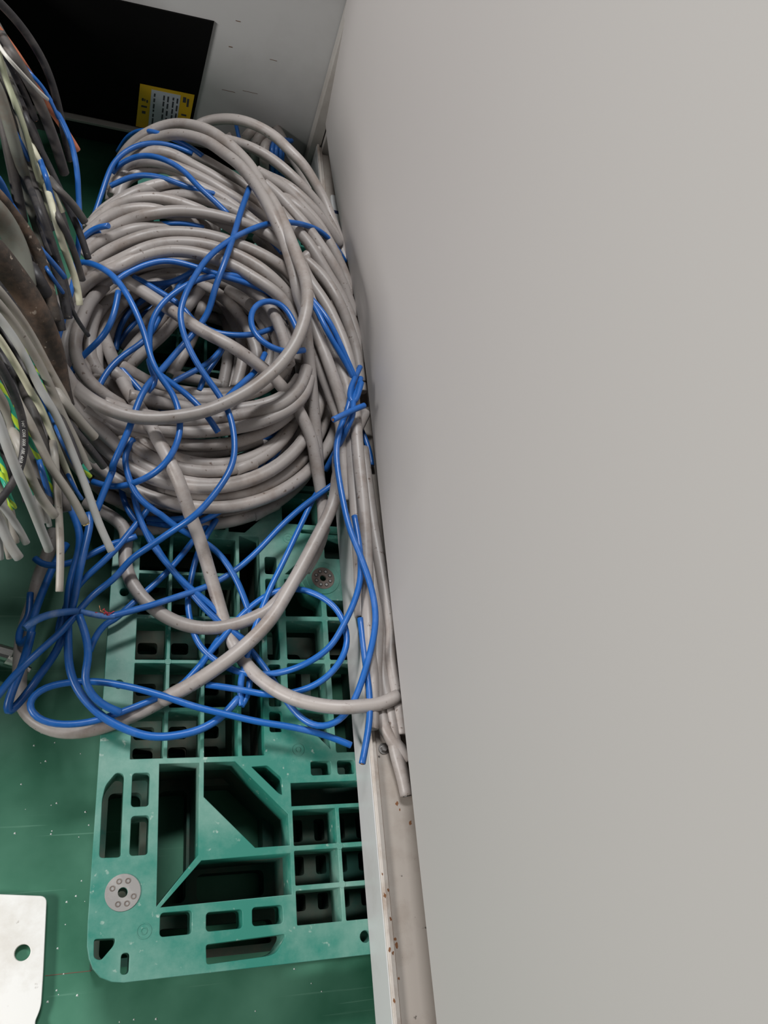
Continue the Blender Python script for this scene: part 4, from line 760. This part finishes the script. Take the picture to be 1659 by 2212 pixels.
('hanging_cable','greige',8.7,'-546,521,40 -446,511,260 -266,486,390 -116,461,370 -109,452,347 -102,441,326 -98,424,307 -97,417,300','added beige filler cable in shade between two light grey ends','cable','cut cables hanging at the left',{}),
('hanging_cable','black',11.5,'-188,886,230 -141,763,265 -104,660,305 -77,581,340 -61,552,332 -49,528,326 -41,508,320','added black filler cable behind the light grey ones near the coil front','cable','cut cables hanging at the left',{}),
('cable_loop','grey',19.5,'211,1272,150 224,1257,156 240,1242,163 257,1225,171 290,1198,168 326,1173,152 365,1152,120',None,None,None,{'parent': 'coil'}),
('cable_loop','grey',19.5,'227,1241,150 241,1219,156 270,1179,170 305,1155,159 335,1137,141 360,1121,120',None,None,None,{'parent': 'coil'}),
('cable_loop','grey',19.5,'236,1217,150 255,1191,155 277,1153,161 299,1116,163 320,1087,157 284,1074,151 310,1043,133 333,1011,115',None,None,None,{'parent': 'coil'}),
('cable_loop','grey',19.5,'186,1163,150 217,1127,156 245,1086,161 270,1039,160 290,1000,150 303,956,140',None,None,None,{'parent': 'coil'}),
('cable_loop','grey',19.5,'157,1199,120 195,1153,135 225,1102,150 257,1075,135 282,1041,120',None,None,None,{'parent': 'coil'}),
('cable_loop','grey',19.5,'215,1157,100 246,1106,111 273,1053,119 294,1017,109 308,975,100',None,None,None,{'parent': 'coil'}),
('hanging_cable','greige',11.0,'-548,518,10 -448,508,230 -268,483,360 -118,458,340 -113,454,313 -109,447,291 -107,436,270','added beige filler cable in shade at the lowest left frame edge','cable','cut cables hanging at the left',{}),  # filler cables down to the splice sheath, added to deepen the bundle's shade
('hanging_cable','darkgrey',12.4,'-198,797,220 -157,679,255 -124,581,295 -100,507,330 -91,489,304 -83,475,285 -78,463,270','added dark grey filler cable in shade behind the widest light grey one','cable','cut cables hanging at the left',{}),
('hanging_cable','black',13.5,'-224,866,210 -181,741,245 -146,638,285 -120,559,320 -107,526,308 -95,496,297 -90,474,290','added black filler cable deep behind the printed one','cable','cut cables hanging at the left',{}),
('hanging_cable','darkgrey',12.5,'-174,838,210 -133,715,245 -100,614,285 -76,537,320 -65,512,308 -54,490,298 -46,475,290','added dark grey filler cable deep behind the cable with brass-coloured cores','cable','cut cables hanging at the left',{}),
('hanging_cable','black',14.2,'-266,1005,220 -210,874,255 -166,764,295 -133,679,330 -116,655,321 -99,625,310 -85,597,300','added black filler cable deep behind the bright cream one','cable','cut cables hanging at the left',{}),
('hanging_cable','black',14.0,'-573,723,0 -473,713,220 -293,688,350 -143,663,330 -129,643,321 -115,618,310 -103,591,300','added black filler cable in the gap under the bright cream one','cable','cut cables hanging at the left',{}),
('sheath','bluepale',8.0,'-33,430,75 -17,429,68 -7,428,65 4,428,62 10,430,60',None,None,None,{'parent': 'splice'}),
]

SPLICE = (-3, 434)
HOLD = {
    'coil': empty('cable_coil', 130, 860, 0, 'large stacked coil of thick grey cable on the green pallet', 'cable coil'),
    'rearcoil': empty('grey_coil', 200, 1440, 0, 'small coil of grey cable standing in the dark before the housing', 'cable coil'),
    'splice': empty('torn_splice', 0, 420, 60, 'torn blue splice with red copper strands at the pallet edge', 'wire'),
    'rearblue': empty('blue_coil', 250, 1440, 0, 'bunched coil of blue wire standing in the dark before the housing', 'wire coil'),
}
for name, m, dia, path, label, cat, group, ex in CABLES:
    pts = [tuple(float(c) for c in p.split(',')) for p in path.split()]
    par = HOLD.get(ex.get('parent'))
    o, C, F = tube(name, pts, dia, m, par, sides=14 if dia > 14 else 10, hollow=ex.get('cut') == 'hollow')
    if label: tag(o, label, cat, group)
    if 'cut' in ex: cut_end(o, C, F, dia / 2, ex['cut'])
    if 'print' in ex:
        at = Vector(ex['pat']); acc = 0.0; best = (1e9, 0.0)
        for i in range(1, len(C)):
            acc += (C[i] - C[i - 1]).length; best = min(best, ((C[i] - at).length, acc))
        printing(o, ex['print'], C, F, dia / 2, best[1], 3.7)

# lower turns of the big coil, hidden deeper in the pile
random.seed(21)
for k in range(22):
    lay = k // 6; R0 = 172 + (k % 6) * 17 + random.uniform(-5, 5); z = 12 + lay * 28 + random.uniform(-4, 4)
    cx, cy = 118 + random.uniform(-6, 6), 850 + random.uniform(-10, 10) + (k % 6) * 6
    pts = []
    ph = random.uniform(0, 6.28)
    for i in range(25):
        a = ph + 2 * math.pi * i / 24 * 1.03
        pts.append((cx + R0 * .93 * math.cos(a), cy + R0 * 1.08 * math.sin(a), z + 4 * math.sin(2 * a + k)))
    tube('cable_loop', pts, 19.5, 'grey', HOLD['coil'], sides=10, step=14)

# copper strands bursting from the torn splice
sp = HOLD['splice']; cx, cy = SPLICE
random.seed(8)
for k in range(16):
    x, y, z = cx + random.uniform(-5, 6), cy - 5 + random.uniform(-3, 2), 64
    tube('strand', [(x, y, z), (x + random.uniform(-5, 5), y + random.uniform(0, 8), z + random.uniform(2, 6)), (x + random.uniform(-8, 8), y + random.uniform(0, 12), z + random.uniform(1, 8))], 1.5, 'core_red' if k % 3 else 'copper', sp, sides=5, step=3)
